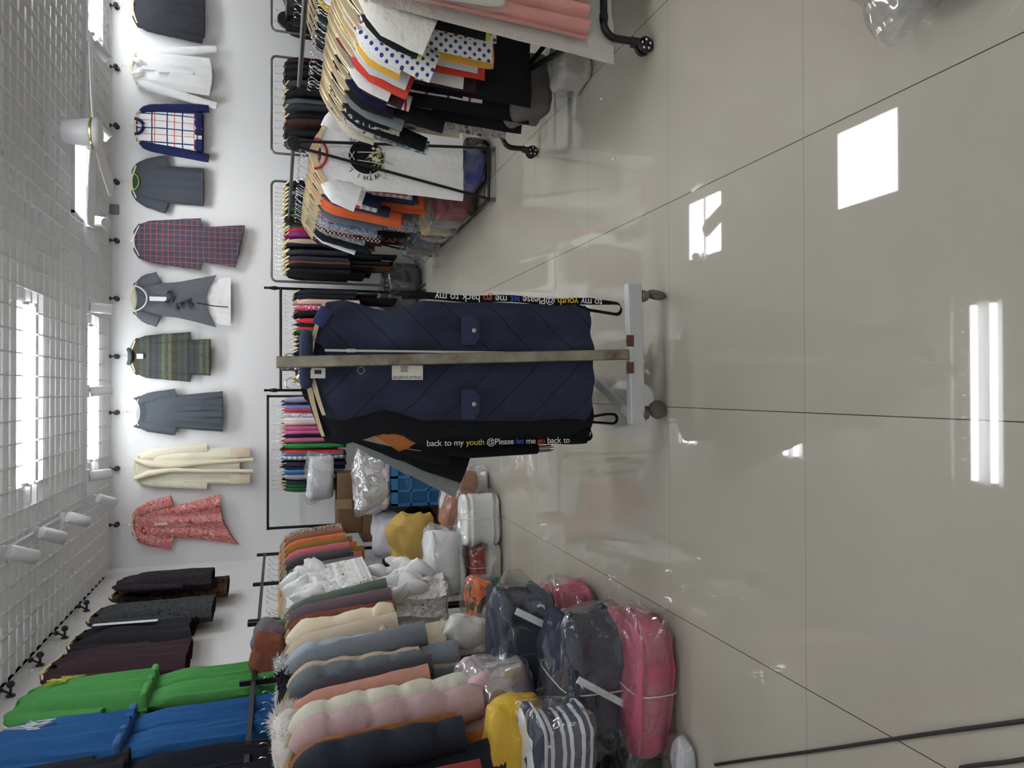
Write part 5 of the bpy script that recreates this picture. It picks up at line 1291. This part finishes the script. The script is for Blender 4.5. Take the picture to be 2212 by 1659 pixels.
for dx in (-.02,):
    bm = bmesh.new(); add_box(bm, (0, 0, 0), (.03, .008, .16)); w = obj('white_stripe', bm, fab(200, 204, 210), pk, (.12, -.188, .14), smooth=False); w.rotation_euler.y = .5
pk = pack('front navy pack in clear plastic tied with string', 'clothes pack', (1376, 1492), (.56, .36, .29), INDIGO, -.05, Y=2.70, seed=36, layers=4, amp=.028, string='x', ears=((.7, -.5, .6), (.9, -.5, -.3), (-.6, -.5, .7)))
bm = bmesh.new(); add_box(bm, (0, 0, 0), (.026, .008, .24)); w = obj('white_stripe', bm, fab(200, 204, 210), pk, (.03, -.197, .16), smooth=False); w.rotation_euler.y = .55
for k in range(4):
    bm = bmesh.new(); add_box(bm, (0, 0, 0), (.012, .006, .045)); w = obj('letter_print', bm, BLKF, pk, (.05-.012*k, -.192, .21-.028*k), smooth=False); w.rotation_euler.y = 1.1
pack('clear bag of pale pink clothes below the padded coats', 'bag', (1165, 1522), (.30, .30, .30), fab(206, 170, 178, rough=.6), .1, Y=3.02, seed=37, layers=3, wrap='film_white', amp=.03, name='plastic_bag')
pack('dark pack on floor below the pale pink bag', 'clothes pack', (1330, 1590), (.34, .34, .3), fab(60, 54, 60), .1, seed=44, layers=4)
pack('shiny yellow bag below the navy padded coat', 'bag', (1196, 1612), (.30, .18, .24), fab(206, 166, 30, rough=.35), .1, Y=2.66, seed=38, layers=0, wrap=None, amp=.05, name='plastic_bag', e=.7)
pack('navy and white striped pack under the yellow bag', 'clothes pack', (1300, 1650), (.36, .24, .26), p_stripe(.075, [C(70, 74, 90), C(70, 74, 90), C(204, 204, 210), C(70, 74, 90), C(196, 196, 204)], 2), -.1, Y=2.52, seed=39, layers=4, amp=.03)
pack('dark pack on floor under the striped pack', 'clothes pack', (1440, 1659), (.32, .3, .2), fab(40, 38, 42), 0, seed=45, layers=3)
pack('small empty clear bag on floor at picture edge', 'bag', (1512, 1650), (.14, .12, .07), fab(196, 198, 204, rough=.4), 0, seed=46, layers=0, wrap='film', amp=.02, name='plastic_bag', e=.8)
# under the right rails
pack('blue garment pack on the base of the middle right rail, near end', 'clothes pack', (1050, 365), (.27, .34, .20), fab(74, 84, 140), .0, Y=5.22, seed=50, layers=3, amp=.025, tilt=(0, .25))
pack('black pack beside the blue pack on the middle right rail base', 'clothes pack', (1058, 320), (.16, .3, .18), fab(34, 34, 38), 0, Y=5.24, seed=51, layers=3)
LBL_ = ['dark red pack on middle right rail base, behind the blue pack', 'grey pack on middle right rail base, behind the dark red pack', 'clear pack with yellow label on middle right rail base', 'navy pack on middle right rail base, near its middle', 'black pack on middle right rail base, past its middle', 'dark pack at the far end of middle right rail base']
for k, (m, yy) in enumerate(((fab(120, 44, 50), 5.66), (fab(110, 112, 116), 5.98), (fab(170, 150, 100), 6.28), (fab(44, 52, 90), 6.6), (BLKF, 6.92), (fab(44, 44, 48), 7.22))):
    o = obj('wrapped_pack', lump(.36, .27, .26, 52+k, .42, .025, 6, True, 3), m, None, (XR2-.12, yy, .06)); tag(o, LBL_[k], 'clothes pack', 'bagged clothes on the floor')
    obj('plastic_wrap', film_lump(.41, .29, .30, 60+k, ears=((-.9, -.4, -.2), (-.8, -.5, .5))), film(), o)
pack('taupe garment drooping below the black dresses, near right rail', 'clothes pack', (1198, 178), (.34, .30, .22), fab(104, 98, 96), 0, Y=3.62, seed=70, layers=0, wrap=None, amp=.03, name='fabric_bag', e=.55)
pack('clear bag of pale clothes on floor under near right rail', 'bag', (1278, 128), (.22, .2, .16), fab(176, 172, 166), .2, seed=71, layers=3, name='plastic_bag', amp=.03)
pack('dark plastic bag standing on floor under the first steel rail', 'bag', (912, 600), (.32, .3, .40), fab(62, 66, 72, rough=.5), .1, seed=72, layers=2, amp=.04, name='plastic_bag', e=.6)
pack('grey wrapped pack leaning under the knobbed rail', 'clothes pack', (903, 645), (.24, .2, .40), fab(100, 102, 104, rough=.5), 0, seed=73, layers=3, amp=.03)
o = obj('plastic_bag', lump(.50, .52, .17, 74, .5, .03, 6, True, 4), p_floral([C(60, 58, 70), C(150, 150, 164), C(80, 78, 92), C(190, 190, 200)], 14), None, (1.17, 1.26, 0), .25)
tag(o, 'clear bag of dark printed clothes on floor at corner of view', 'bag', 'bagged clothes on the floor')
obj('plastic_wrap', film_lump(.52, .55, .19, 77, ears=((-.8, .5, .1), (-.7, -.4, .4))), film(), o)

p = PZ(1327, 345, .004); bm = bmesh.new(); add_tube(bm, [(0, 0, 0), (.008, .014, .001), (.01, .026, 0)], [.004, .005, .003], 8)
tag(obj('floor_scrap', bm, WHTP, None, p), 'tiny pale scrap lying on the tiles beyond the near right rail castors', 'scrap')
